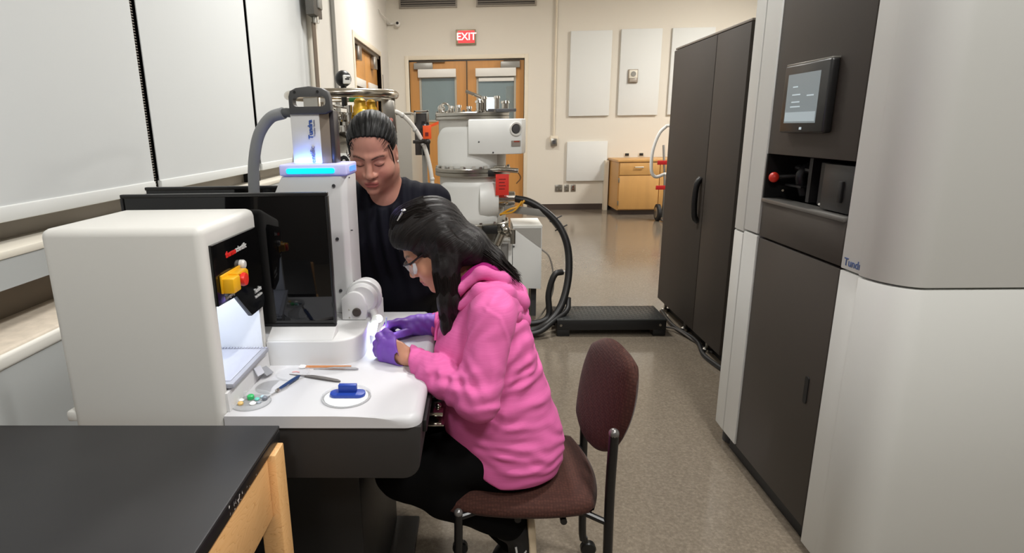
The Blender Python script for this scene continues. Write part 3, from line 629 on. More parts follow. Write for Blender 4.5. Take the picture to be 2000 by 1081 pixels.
cl = G().box(-.315, -.255, 2.98, 2.995, 1.327, 1.343, .002).tube([(-.285, 2.99, 1.335), (-.235, 2.985, 1.345)], .012).ball((-.243, 2.98, 1.335), .016).done('hose_clamp', mat('clamp_dark', (44, 40, 36), .45)); tag(cl, 'dark clamp gripping the white hose', 'clamp')
ot = G().box(-.263, -.222, 2.97, 2.973, 1.348, 1.412, .001).prism([(-.24, 1.41), (-.185, 1.432), (-.185, 1.418), (-.24, 1.398)], 'y', 2.974, 2.977).done('orange_tag', mat('tag_orange', (246, 92, 34), .6)); tag(ot, 'orange tag hanging at the clamp of the white hose', 'tag')
WL[ot] = ot.location.copy(); G().box(-.252, -.236, 2.9685, 2.970, 1.362, 1.380).done('tag_print', mat('tag_dark', (120, 24, 20), .6), ot)
gc = thing('gray_cabinet', 'tall gray metal cabinet behind the white hose and standing person', 'cabinet', (-.95, 6.6, 0))
M_gcab = mat('cabinet_gray', (150, 145, 136), .5); M_gcab_lit = mat('cabinet_gray_lit', (172, 165, 152), .45)  # second gray is a lit copy: brightness of the lit side put into its colour
G().box(-1.28, -.645, 6.0, 7.2, .05, 1.54, .004).done('carcass', M_gcab_lit, gc)
G().box(-1.275, -.65, 5.982, 6.0, .06, 1.53, .004).done('door', M_gcab, gc)
G().box(-1.285, -.64, 5.98, 7.205, 1.54, 1.556, .003).done('top', M_gcab_lit, gc)
G().box(-1.25, -.67, 6.03, 7.17, 0, .05).done('plinth', M_dgray, gc)
rg = thing('gas_regulator', 'dark regulator assembly beside the white column, behind the orange tag', 'regulator', (-.42, 4.6, 0))
G().box(-.47, -.36, 4.60, 4.64, 1.20, 1.51, .004).done('back_plate', mat('regulator_dark', (52, 46, 44), .5), rg)
G().ball((-.39, 4.57, 1.40), (.035, .03, .035)).ball((-.39, 4.57, 1.30), (.03, .03, .03)).tube([(-.40, 4.57, 1.2), (-.40, 4.57, 1.45)], .012).done('gauge', mat('mech_dark', (40, 40, 42)), rg)
gg = G(); gg.box(-.47, -.455, 4.58, 4.60, 1.44, 1.53, .002); gg.box(-.375, -.36, 4.58, 4.60, 1.44, 1.53, .002); gg.box(-.47, -.36, 4.58, 4.60, 1.515, 1.53, .002); gg.done('frame', M_steel, rg)
G().tube([(-.40, 4.6, 0), (-.40, 4.6, 1.25)], .02).done('stand', M_gray, rg)
G().lathe([(.14, 0), (.14, .015), (.03, .03)], (-.40, 4.6, 0), 'z', 24).done('foot', M_dgray, rg)
# ================================================================ preparation table with its instrument
M_tab = mat('tabletop_white', (203, 203, 206), .4)
M_inst = mat('instrument_white', (215, 215, 215), .4)
M_instw = mat('instrument_warm', (212, 211, 206), .5)
M_apron = mat('apron_charcoal', (50, 48, 47), .6, spec=.3)
wt = thing('preparation_table', 'white instrument table with rounded end and charcoal apron', 'table', (-.35, 1.5, 0))
# table top: profile with rounded right end
prof = [(-.90, .772), (-.90, .80), (-.165, .80)] + [(-.165+.042*math.sin(math.radians(a)), .772+.028*math.cos(math.radians(a))) for a in range(15, 91, 15)]
def tabletop():
    g = G(); pts = [(-.90, 1.105+.043), (-.545, 1.148)]
    out = [(-.553, 1.150), (-.160, 1.150)] + [(-.160+.035*math.sin(math.radians(a)), 1.185-.035*math.cos(math.radians(a))) for a in range(15, 91, 15)]
    out += [(-.125-.0, 1.55), (-.138, 1.83)] + [(-.178+.04*math.cos(math.radians(a)), 1.852+.04*math.sin(math.radians(a))) for a in range(15, 91, 15)] + [(-.90, 1.892), (-.90, 1.456), (-.553, 1.456)]
    b = bmesh.new()
    A = [b.verts.new((x, y, .800)) for x, y in out]; B = [b.verts.new((x, y, .772)) for x, y in out]
    fa = b.faces.new(A); fb = b.faces.new(B[::-1]); n = len(out)
    for i in range(n): b.faces.new((B[i], B[(i+1) % n], A[(i+1) % n], A[i]))
    bmesh.ops.recalc_face_normals(b, faces=b.faces[:])
    ed = [e for e in fa.edges if not (e.verts[0].co.x < -.5 and e.verts[1].co.x < -.5)]
    right = [e for e in ed if min(v.co.x for v in e.verts) > -.170]
    bmesh.ops.bevel(b, geom=right, offset=.020, segments=5, profile=.5, affect='EDGES')
    g.add(b); return g
tabletop().done('tabletop', M_tab, wt)
g = G(); g.prism([(-.553, .772), (-.125, .772), (-.130, .69)] + [(-.170+.04*math.cos(math.radians(a)), .685-.04*math.sin(math.radians(a))) for a in range(15, 91, 15)] + [(-.553, .645)], 'y', 1.156, 1.875, .003)
g.done('apron', M_apron, wt)
G().box(-.54, -.30, 1.30, 1.86, .02, .645, .006).done('pedestal', M_black, wt)
G().box(-.90, -.553, 1.457, 1.875, .645, .771, .003).done('rear_apron', M_apron, wt)
G().box(-.88, -.56, 1.20, 1.44, .02, .599, .004).done('cabinet_stand', M_black, wt)
G().box(-.88, -.22, 1.22, 1.88, 0, .02, .004).done('base_plate', M_black, wt)  # black plate added to darken the shaded floor under the table
G().box(-.128, -.117, 1.20, 1.80, .735, .765, .003).done('edge_rail', M_black, wt)
G().box(-.125, -.088, 1.32, 1.38, .712, .722, .002).box(-.125, -.085, 1.30, 1.40, .695, .70, .002).ball((-.10, 1.35, .726), .008).done('edge_latch', M_chrome, wt)

# white cabinet with lit chamber
wc_ = thing('preparation_cabinet', 'white box cabinet with lit chamber, black control panel and emergency stop', 'laboratory cabinet', (-.72, 1.30, .60))
body = G().box(-.888, -.554, 1.148, 1.452, .60, 1.214, .018, 5).done('housing', M_instw, wc_)
o = body
cut = G().box(-.85, -.50, 1.180, 1.420, .842, 1.166).done('cutter', M_instw)
cut2_off = cut
# boolean works in object space: bring cutter into world place
boolean_cut(body, cut)
M_chamber = mat('chamber_white', (236, 238, 242), .5)
G().box(-.849, -.845, 1.181, 1.419, .843, 1.165).box(-.849, -.556, 1.415, 1.4195, .843, 1.165).box(-.849, -.556, 1.1805, 1.184, .843, 1.165).done('chamber_lining', M_chamber, wc_)
cpan = G().prism([(1.176, 1.172), (1.425, 1.170), (1.437, 1.158), (1.437, .978), (1.425, .966), (1.345, .966), (1.270, 1.036), (1.176, 1.041)], 'x', -.557, -.546, .002).done('control_panel', mat('panel_gloss_black', (9, 9, 10), .12), wc_)
XP = -.5455
FM = lambda y, z: frame((XP, y, z), (0, 1, 0), (0, 0, 1))
M_red = mat('print_red', (222, 40, 34), .5); M_wp = mat('print_white', (210, 210, 208), .5)
text('red_lettering', 'thermo', FM(1.262, 1.139), .0185, M_red, cpan, bold=.0006)
text('white_lettering', 'scientific', FM(1.3195, 1.140), .0185, M_wp, cpan, bold=.0003)
text('small_lettering', 'Emergency', FM(1.235, 1.0485), .011, M_wp, cpan)
text('small_lettering', 'Tundra', FM(1.395, 1.018), .016, M_wp, cpan, bold=.0003)
text('small_lettering', 'Vitrification', FM(1.398, 1.003), .010, M_wp, cpan)
M_yel = mat('guard_yellow', (236, 176, 24), .4)
es = G()
es.box(XP, XP+.005, 1.190, 1.294, 1.064, 1.104, .002)
es.prism([(1.226, 1.100), (1.280, 1.100), (1.289, 1.094), (1.289, 1.072), (1.281, 1.067), (1.275, 1.072), (1.275, 1.092), (1.226, 1.095)], 'x', XP, XP+.024, .002)
eo = es.done('emergency_stop', M_yel, wc_)
G().box(XP+.003, XP+.029, 1.192, 1.230, 1.064, 1.097, .003).done('guard_block', M_yel, eo)
G().lathe([(.008, 0), (.008, .018), (.0145, .020), (.0155, .026), (.0135, .032), (0, .034)], (XP, 1.254, 1.081), 'x', 24).done('stop_button', mat('stop_red', (226, 52, 40), .35), eo)
G().lathe([(.011, 0), (.011, .008), (.008, .012), (0, .013)], (XP, 1.305, 1.103), 'x', 20).done('indicator', mat('indicator_white', (206, 204, 200), .3), cpan)
G().box(-.845, -.560, 1.186, 1.412, .842, .850, .002).done('chamber_floor', mat('tray_gray', (158, 160, 170), .4), wc_)
tr = G().box(-.72, -.540, 1.186, 1.414, .848, .860, .003).done('tray', mat('tray_gray', (158, 160, 170), .4), wc_)
gg = G(); 
for i in range(22): gg.ball((-.70+i*.0075, 1.403, .861), .003, 8)
gg.box(-.70, -.552, 1.20, 1.392, .8602, .8612).done('tray_mat', mat('tray_mat', (172, 174, 186), .5), tr)
G().prism([(-.556, .8005), (-.547, .8005), (-.549, .844), (-.556, .844)], 'y', 1.170, 1.430, .001).done('sill_ramp', M_inst, wc_)
G().box(-.905, -.88, 1.152, 1.44, .785, .81, .006).done('side_foot', M_instw, wc_)
lt = area('chamber_light', (-.70, 1.30, 1.160), .18, .85, (.86, .92, 1), size_y=.16)

# glass shields
M_gloss = mat('shield_black', (8, 8, 9), .04)
gs = thing('glass_shield', 'glossy black glass shield standing right behind the white cabinet', 'screen', (-.64, 1.49, .80), 'black glass shields of the instrument')
G().box(-.908, -.384, 1.486, 1.496, .895, 1.240, .001).done('glass', M_gloss, gs)
g = G(); g.box(-.913, -.379, 1.483, 1.499, 1.238, 1.247, .002); g.box(-.913, -.379, 1.483, 1.499, .890, .898, .002); g.box(-.385, -.378, 1.483, 1.499, .898, 1.238, .002); g.box(-.914, -.906, 1.483, 1.499, .898, 1.238, .002)
g.done('frame', mat('shield_frame', (22, 22, 23), .35), gs)
G().prism([(1.438, .8682), (1.482, .8895), (1.505, .8895), (1.505, .8682)], 'x', -.552, -.379, .0015).done('shield_base', M_inst, gs)
G().box(-.90, -.86, 1.483, 1.499, .80, .892).done('foot', M_black, gs)
gs = thing('glass_shield', 'second black glass shield farther back, only its top edge showing', 'screen', (-.80, 1.86, .80), 'black glass shields of the instrument')
G().box(-1.05, -.60, 1.850, 1.860, .875, 1.226, .001).done('glass', M_gloss, gs)
G().box(-1.052, -.598, 1.846, 1.864, 1.222, 1.232, .002).done('frame', mat('shield_frame', (22, 22, 23), .35), gs)
G().box(-.72, -.66, 1.846, 1.864, .80, .875).done('foot', M_black, gs)

# plunge column
pc = thing('transfer_instrument', 'white instrument column with blue light band, carry handle and lamp knuckle', 'laboratory instrument', (-.46, 1.70, .80))
out = [(-.552, 1.432), (-.385, 1.432)] + [(-.385+.075*math.sin(math.radians(a)), 1.507-.075*math.cos(math.radians(a))) for a in range(10, 91, 10)] + [(-.310, 1.845), (-.552, 1.845)]
b = bmesh.new(); A = [b.verts.new((x, y, .868)) for x, y in out]; B = [b.verts.new((x, y, .80)) for x, y in out]; n = len(out)
fa = b.faces.new(A); b.faces.new(B[::-1])
for i in range(n): b.faces.new((B[i], B[(i+1) % n], A[(i+1) % n], A[i]))
bmesh.ops.recalc_face_normals(b, faces=b.faces[:])
bmesh.ops.bevel(b, geom=list(fa.edges), offset=.005, segments=3, profile=.5, affect='EDGES')
G().add(b).done('base_block', M_inst, pc)
g = G(); b = bmesh.new()
lo = [(-.590, 1.67), (-.386, 1.67), (-.372, 1.685), (-.372, 1.82), (-.590, 1.82)]; hi = [(-.553, 1.67), (-.383, 1.67), (-.367, 1.685), (-.367, 1.80), (-.553, 1.80)]
A = [b.verts.new((x, y, 1.274)) for x, y in hi]; Mi = [b.verts.new((x, y, 1.20)) for x, y in lo]; B = [b.verts.new((x, y, .868)) for x, y in lo]
b.faces.new(A); b.faces.new(B[::-1])
for P_, Q_ in ((B, Mi), (Mi, A)):
    for i in range(5): b.faces.new((P_[i], P_[(i+1) % 5], Q_[(i+1) % 5], Q_[i]))
bmesh.ops.recalc_face_normals(b, faces=b.faces[:]); bmesh.ops.bevel(b, geom=b.edges[:], offset=.004, segments=2, profile=.5, affect='EDGES')
g.add(b).done('column_body', M_inst, pc)
for z in (1.246, 1.093, .938):
    G().lathe([(.005, 0), (.005, -.003), (.002, -.003), (.002, -.001), (0, -.001)], (-.405, 1.6695, z), 'y', 12).done('screw', M_dgray, pc)
    G().lathe([(.002, 0), (.002, .006), (0, .006)], (-.371, 1.70, z+.02), 'x', 8).done('screw', M_dgray, pc)
bd = G().box(-.556, -.364, 1.664, 1.805, 1.275, 1.307, .005, 3).done('light_band', mat('band_milky', (208, 208, 236), .35, emit=(120, 130, 255), estr=.22), pc)
G().prism(rrect(-.535, -.398, 1.281, 1.296, .007), 'y', 1.660, 1.667).done('light_slot', mat('slot_cyan', (10, 200, 235), .3, emit=(0, 208, 245), estr=1.15), bd)
G().prism(rrect(1.70, 1.78, 1.283, 1.298, .005), 'x', -.3655, -.362).done('light_slot', mat('slot_blue', (90, 150, 255), .3, emit=(70, 150, 255), estr=.8), bd)
tbx = G().box(-.520, -.438, 1.690, 1.775, 1.307, 1.448, .003).done('tube_housing', M_inst, pc)
G().prism([(-.4385, 1.692), (-.416, 1.712), (-.416, 1.775), (-.4385, 1.775)], 'z', 1.307, 1.452, .001).done('tube_rail', mat('rail_bronze', (150, 138, 126), .3, metal=.6), tbx)
G().box(-.416, -.404, 1.715, 1.775, 1.307, 1.452, .001).done('tube_edge', mat('rail_dark', (70, 66, 68), .35, metal=.4), tbx)
text('lettering', 'Tundra', frame((-.4645, 1.6885, 1.402), (0, 0, 1), (-1, 0, 0)), .0175, mat('print_deepblue', (44, 84, 160), .5), tbx, bold=.0005)
text('lettering', 'Transfer device', frame((-.4535, 1.6885, 1.405), (0, 0, 1), (-1, 0, 0)), .0072, mat('print_gray', (120, 126, 150), .5), tbx)
text('lettering', 'scientific', frame((-.4625, 1.6885, 1.322), (0, 0, 1), (-1, 0, 0)), .0195, mat('print_slate', (96, 100, 140), .5), tbx)
# carry handle with opening
M_hand = mat('handle_gray', (66, 66, 66), .5)
h = G().prism([(-.519, 1.443), (-.519, 1.49), (-.514, 1.505), (-.497, 1.513), (-.46, 1.517), (-.425, 1.512), (-.410, 1.503), (-.404, 1.488), (-.402, 1.452), (-.42, 1.443)], 'y', 1.682, 1.715, .004).done('carry_handle', M_hand, pc)
ct = G().prism(rrect(-.507, -.416, 1.463, 1.490, .011), 'y', 1.6, 1.8).done('cutter', M_hand)
boolean_cut(h, ct)
for x in (-.50, -.436): G().lathe([(.004, 0), (.004, -.001), (0, -.001)], (x, 1.682, 1.502), 'y', 10).done('screw', M_black, h)
G().tube([(-.517, 1.71, 1.447), (-.535, 1.715, 1.449), (-.56, 1.72, 1.447)], .013, 12).done('hose_collar', mat('collar_gray', (84, 86, 88), .5), pc)
G().tube([(-.545, 1.715, 1.448), (-.59, 1.73, 1.435), (-.63, 1.74, 1.39), (-.655, 1.75, 1.32), (-.668, 1.76, 1.24), (-.68, 1.78, 1.10), (-.68, 1.80, .90)], .0165, 14, 8).done('gray_hose', mat('hose_gray', (136, 138, 140), .55), pc)
# knuckle with knob and lamp
kx, kz = -.336, .928
G().lathe([(0, -.054), (.036, -.054), (.044, -.048), (.044, .03), (0, .03)], (kx+.004, 1.665, kz), 'y', 40).done('knuckle_drum', M_inst, pc)
G().lathe([(0, -.052), (.050, -.052), (.052, -.048), (.052, -.038), (.050, -.034), (0, -.034)], (kx+.006, 1.68, kz), 'y', 40).done('drum_rim', M_inst, pc)
G().prism([(-.389, .869), (-.389, .930)] + [(-.352+.030*math.sin(math.radians(a)), .922+.030*math.cos(math.radians(a))) for a in range(-50, 91, 14)] + [(-.316, .905), (-.322, .869)], 'y', 1.600, 1.66, .003).done('knuckle_block', M_inst, pc)
G().lathe([(.0125, 0), (.013, -.004), (.011, -.008), (0, -.009)], (-.346, 1.600, .893), 'y', 20).done('clamp_knob', mat('knob_brown', (62, 54, 50), .35), pc)
for z in (.876, .900): G().ball((-.368, 1.600, z), .0025, 8).done('screw', M_steel, pc)
lh = G().tube([(-.318, 1.64, .905), (-.300, 1.62, .885), (-.296, 1.61, .872)], .011, 14, 5).done('lamp_arm', M_inst, pc)
G().tube([(-.292, 1.607, .880), (-.301, 1.600, .850), (-.308, 1.594, .826)], [.009, .0125, .0125], 18).done('lamp_head', mat('lamp_milky', (236, 238, 230), .25, emit=(236, 244, 232), estr=.18), pc)
G().ball((-.285, 1.604, .872), (.012, .008, .012), 14).done('lamp_window', mat('lamp_bright', (255, 255, 250), .3, emit=(255, 255, 250), estr=1.0), pc)
sp = bpy.data.lights.new('lamp_beam', 'SPOT'); sp.energy = .7; sp.color = (.72, .84, 1); sp.spot_size = math.radians(150); sp.spot_blend = .5; sp.shadow_soft_size = .014
so = bpy.data.objects.new('lamp_beam', sp); so.location = (-.283, 1.590, .862); so.rotation_euler = (math.radians(0), math.radians(12), 0); COL.objects.link(so)

# glow of the light band on the tube
area('band_glow', (-.47, 1.678, 1.309), .10, .11, (.12, .28, 1), (math.radians(180-20), 0, 0), size_y=.012)
area('band_glow_side', (-.36, 1.74, 1.29), .07, .28, (.45, .38, 1), (0, math.radians(-90), 0), size_y=.012)

# ================================================================ small things on the table
ZTB = .80
M_clear = mat('clear_plastic', (244, 246, 248), .05, spec=.8, alpha=.22)
def petri(x, y, r, h, name, label, group=None, z=ZTB):
    t = thing(name, label, 'dish', (x, y, z), group)
    G().lathe([(0, .0), (r, .0), (r, h), (r-.0015, h), (r-.0015, .0015), (0, .0015)], (x, y, z), 'z', 48).done('dish_body', M_clear, t)
    return t
pd = petri(-.305, 1.242, .057, .008, 'petri_dish', 'round clear dish under the blue holder near the table front')
G().lathe([(.050, .0016), (.050, .0022), (0, .0022)], (-.305, 1.242, ZTB), 'z', 40).done('dish_paper', mat('paper_white', (232, 236, 238), .6), pd)
bh = thing('blue_holder', 'blue plastic holder with upright block standing in the round clear dish', 'holder', (-.305, 1.25, ZTB+.0025))
M_bl = mat('holder_blue', (34, 66, 160), .4)
G().prism(rrect(-.344, -.262, 1.232, 1.268, .016), 'z', ZTB+.0025, ZTB+.010, .0015).done('base_plate', M_bl, bh)
G().box(-.324, -.282, 1.247, 1.260, ZTB+.010, ZTB+.028, .0012).done('upright_block', M_bl, bh)
gd = petri(-.517, 1.216, .044, .012, 'grid_dish', 'round clear dish full of small colored sample pieces at table front left')
bits = [((-.524, 1.232), .008, .012, (60, 190, 110), 'green'), ((-.508, 1.228), .006, .006, (110, 205, 190), 'turquoise'), ((-.542, 1.222), .006, .006, (240, 240, 240), 'white upper left'), ((-.537, 1.204), .0065, .008, (226, 190, 120), 'yellow'), ((-.51, 1.206), .0075, .006, (246, 246, 244), 'white front'), ((-.498, 1.212), .005, .004, (150, 160, 170), 'gray front right'), ((-.490, 1.228), .006, .010, (120, 126, 136), 'dark gray'), ((-.500, 1.240), .005, .006, (180, 210, 220), 'pale blue')]
for (x, y), r, h, c_, nm in bits:
    o = G().lathe([(r*.9, .0016), (r, .003), (r, h-.002), (r*.7, h), (0, h)], (x, y, ZTB), 'z', 14).done('sample_pot', mat('bit_'+nm.replace(' ', '_'), c_, .3)); tag(o, 'tiny %s sample pot in the clear dish of small pieces' % nm, 'pot', 'sample pots in the clear dish')
M_film = mat('clear_lid', (246, 247, 250), .04, spec=.8, alpha=.12)
for x, y, r, lab, gr in ((-.478, 1.378, .046, 'clear round lid lying flat beside the cabinet ramp'), (-.500, 1.300, .040, 'clear round lid between the sample dish and the blue knife')) and [(-.470, 1.376, .042, 'clear round lid lying flat near the cotton swabs', 'clear lids'), (-.497, 1.300, .040, 'clear round lid between the sample dish and the gray plate', 'clear lids')]:
    t = thing('clear_lid', lab, 'lid', (x, y, ZTB), gr)
    G().lathe([(0, 0), (r, 0), (r, .007), (r-.0012, .007), (r-.0012, .0012), (0, .0012)], (x, y, ZTB), 'z', 40).done('lid_body', M_film, t)
G().tube([(-.475, 1.385, ZTB+.0018), (-.465, 1.388, ZTB+.002), (-.456, 1.384, ZTB+.0018)], .0012, 6).done('print_mark', mat('mark_pink', (226, 150, 150), .5), bpy.data.objects['clear_lid'])
# plates leaning on the ramp
def slab(name, lab, M, w_, h_, t_, m, grp=None):
    o = G().box(-w_/2, w_/2, -h_/2, h_/2, 0, t_, .0006, 1, M=M).done(name, m); tag(o, lab, 'plate', grp); return o
slab('sample_plate', 'small gray plate leaning at the cabinet ramp beside the clear lids', Matrix.Translation((-.533, 1.362, .814)) @ Matrix.Rotation(math.radians(38), 4, 'Y') @ Matrix.Rotation(math.radians(-12), 4, 'Z'), .026, .032, .003, mat('plate_graymid', (150, 152, 158), .4), 'plates at the ramp')
slab('sample_plate', 'small pale plate leaning on the tray edge left of the gray plate', Matrix.Translation((-.541, 1.335, .826)) @ Matrix.Rotation(math.radians(60), 4, 'Y') @ Matrix.Rotation(math.radians(-10), 4, 'Z'), .022, .034, .003, mat('plate_pale', (206, 208, 218), .3), 'plates at the ramp')
# swabs
M_stick = mat('swab_wood', (206, 140, 90), .6); M_cot = mat('cotton', (246, 246, 244), .9)
for (a, b_, lab) in (((-.462, 1.419), (-.330, 1.418), 'cotton swab lying farther back, against the base block'), ((-.462, 1.411), (-.345, 1.412), 'cotton swab lying nearer, with shorter visible stick')):
    t = thing('cotton_swab', lab, 'swab', (a[0], a[1], ZTB), 'cotton swabs')
    A = Vector((*a, ZTB+.004)); B = Vector((*b_, ZTB+.004))
    G().tube([A, B], .0017, 8).done('stick', M_stick, t)
    d = (B-A).normalized()
    G().tube([A-d*.004, A, A+d*.008, A+d*.014], [.001, .0036, .0036, .0018], 10).done('tip', M_cot, t)
def tweezers(tip, end, wid, lab, m, z=ZTB):
    t = thing('tweezers', lab, 'tweezers', (tip[0], tip[1], z), 'tweezers on the table')
    a, e = Vector((*tip, 0)), Vector((*end, 0)); d = (e-a); L = d.length; d.normalize(); n_ = Vector((-d.y, d.x, 0))
    for s in (1, -1):
        pts = []
        prof_ = [(0, .0004), (.2, .0022), (.45, .0052), (.7, .005), (.93, .0035), (1, .0025)]
        wp = [(0, .0006), (.2, .0012), (.45, wid*.5), (.7, wid*.55), (.93, wid*.5), (1, wid*.2)]
        g = G(); b = bmesh.new(); rows = []
        for (u, off), (_, hw) in zip(prof_, wp):
            c_ = a+d*(u*L)
            row = []
            for dz, dn in ((0, off*s*.4), (.0012, off*s*.4)):
                for w2 in (-1, 1): row.append(b.verts.new(c_+n_*(w2*hw)+Vector((0, 0, z+.0006+dz+(off*.9 if s > 0 else off*.0)))))
            rows.append(row)
        for r1, r2 in zip(rows, rows[1:]):
            for i, j in ((0, 1), (1, 3), (3, 2), (2, 0)): b.faces.new((r1[i], r1[j], r2[j], r2[i]))
        b.faces.new((rows[0][0], rows[0][1], rows[0][3], rows[0][2])); b.faces.new((rows[-1][0], rows[-1][2], rows[-1][3], rows[-1][1]))
        bmesh.ops.recalc_face_normals(b, faces=b.faces[:])
        g.add(b).done('arm', m, t, smooth=30)
tweezers((-.478, 1.372), (-.338, 1.326), .010, 'gray steel tweezers lying nearer the table front', mat('tweezer_gray', (132, 128, 126), .3, metal=.7))
tweezers((-.425, 1.404), (-.308, 1.402), .009, 'bright steel tweezers lying beside the cotton swabs', mat('tweezer_bright', (196, 196, 198), .22, metal=.8))
# knife
kf = thing('blue_knife', 'small knife with dark blue handle pointing to the sample dish', 'knife', (-.462, 1.30, ZTB))
A, B = Vector((-.489, 1.232, ZTB+.003)), Vector((-.446, 1.352, ZTB+.006)); d = B-A
G().tube([A+d*.36, A+d*.42, A+d*.75, A+d*.95, B], [.0045, .0062, .0066, .0058, .003], 12, flat=.75).done('handle', mat('knife_blue', (30, 58, 104), .4), kf)
G().tube([A+d*.30, A+d*.37], .0046, 12).done('collar', M_steel, kf)
G().tube([A, A+d*.12, A+d*.31], [.0004, .0028, .0034], 8, flat=.3).done('blade', M_chrome, kf)

# ================================================================ black-topped bench in the foreground
be = thing('workbench', 'maple workbench with worn black top in the foreground', 'bench', (-1.0, .6, 0))
M_epoxy = mat('epoxy_black', (44, 44, 46), .45, spec=.35)
def epoxy():
    nt = M_epoxy.node_tree; b = nt.nodes['Principled BSDF']; N = nt.nodes; L = nt.links
    co = N.new('ShaderNodeTexCoord')
    n0 = N.new('ShaderNodeTexNoise'); n0.inputs['Scale'].default_value = 2.2; n0.inputs['Detail'].default_value = 5
    L.new(co.outputs['Object'], n0.inputs['Vector'])
    r = N.new('ShaderNodeValToRGB'); r.color_ramp.elements[0].position = .35; r.color_ramp.elements[0].color = lin((40, 40, 42)); r.color_ramp.elements[1].position = .75; r.color_ramp.elements[1].color = lin((54, 53, 53))
    L.new(n0.outputs[0], r.inputs[0])
    mp = N.new('ShaderNodeMapping'); mp.inputs['Scale'].default_value = (9, 70, 1); mp.inputs['Rotation'].default_value = (0, 0, .25); L.new(co.outputs['Object'], mp.inputs[0])
    n1 = N.new('ShaderNodeTexNoise'); n1.inputs['Scale'].default_value = 1.2; n1.inputs['Detail'].default_value = 6; n1.inputs['Roughness'].default_value = .75
    L.new(mp.outputs[0], n1.inputs['Vector'])
    r1 = N.new('ShaderNodeValToRGB'); r1.color_ramp.elements[0].position = .72; r1.color_ramp.elements[0].color = (0, 0, 0, 1); r1.color_ramp.elements[1].position = .86; r1.color_ramp.elements[1].color = (1, 1, 1, 1)
    L.new(n1.outputs[0], r1.inputs[0])
    mx = N.new('ShaderNodeMix'); mx.data_type = 'RGBA'; L.new(r1.outputs[0], mx.inputs[0]); L.new(r.outputs[0], mx.inputs[6]); mx.inputs[7].default_value = lin((92, 90, 88))
    L.new(mx.outputs[2], b.inputs['Base Color'])
epoxy()
M_chip = mat('epoxy_edge', (24, 24, 25), .4)
def chipped():
    nt = M_chip.node_tree; b = nt.nodes['Principled BSDF']; N = nt.nodes; L = nt.links
    co = N.new('ShaderNodeTexCoord')
    n1 = N.new('ShaderNodeTexNoise'); n1.inputs['Scale'].default_value = 150; n1.inputs['Detail'].default_value = 3; L.new(co.outputs['Object'], n1.inputs['Vector'])
    n2 = N.new('ShaderNodeTexNoise'); n2.inputs['Scale'].default_value = 9; L.new(co.outputs['Object'], n2.inputs['Vector'])
    ad = N.new('ShaderNodeMath'); ad.operation = 'MULTIPLY'; L.new(n1.outputs[0], ad.inputs[0]); L.new(n2.outputs[0], ad.inputs[1])
    r1 = N.new('ShaderNodeValToRGB'); r1.color_ramp.elements[0].position = .365; r1.color_ramp.elements[0].color = lin((22, 22, 23)); r1.color_ramp.elements[1].position = .385; r1.color_ramp.elements[1].color = lin((206, 202, 198))
    L.new(ad.outputs[0], r1.inputs[0]); L.new(r1.outputs[0], b.inputs['Base Color'])
chipped()
G().box(-2.0+.65, -.418, .10, 1.112, .792, .80, .003).done('worktop', M_epoxy, be)
G().box(-1.349, -.4185, .101, 1.111, .768, .792, .003).done('worktop_edge', M_chip, be)
M_maple = mat('bench_maple', (226, 172, 112), .42, var=.09, vscale=5, stretch=(2.5, .5, 3.5))
def grain():
    nt = M_maple.node_tree; b = nt.nodes['Principled BSDF']; N = nt.nodes; L = nt.links
    co = N.new('ShaderNodeTexCoord'); mp = N.new('ShaderNodeMapping'); mp.inputs['Scale'].default_value = (3, 1.2, 4.5); L.new(co.outputs['Object'], mp.inputs[0])
    n0 = N.new('ShaderNodeTexNoise'); n0.inputs['Scale'].default_value = 3; n0.inputs['Detail'].default_value = 3; L.new(mp.outputs[0], n0.inputs['Vector'])
    w_ = N.new('ShaderNodeMath'); w_.operation = 'MULTIPLY'; w_.inputs[1].default_value = 26; L.new(n0.outputs[0], w_.inputs[0])
    f_ = N.new('ShaderNodeMath'); f_.operation = 'FRACT'; L.new(w_.outputs[0], f_.inputs[0])
    r = N.new('ShaderNodeValToRGB'); e = r.color_ramp.elements; e[0].position = 0; e[0].color = lin((206, 150, 92)); e[1].position = .12; e[1].color = lin((228, 176, 116)); k = e.new(1); k.color = lin((233, 184, 126))
    L.new(f_.outputs[0], r.inputs[0]); L.new(r.outputs[0], b.inputs['Base Color'])
grain()
for (x0, x1, y0, y1) in ((-.452, -.408, 1.045, 1.098), (-1.34, -1.28, 1.035, 1.102), (-.452, -.392, .11, .175), (-1.34, -1.28, .11, .175)):
    G().box(x0, x1, y0, y1, 0, .768, .003).done('leg', M_maple, be)
G().box(-.448, -.424, .175, 1.045, .628, .766, .003).done('apron_rail', M_maple, be)
G().box(-1.28, -.452, 1.062, 1.086, .628, .766, .003).done('apron_rail', M_maple, be)

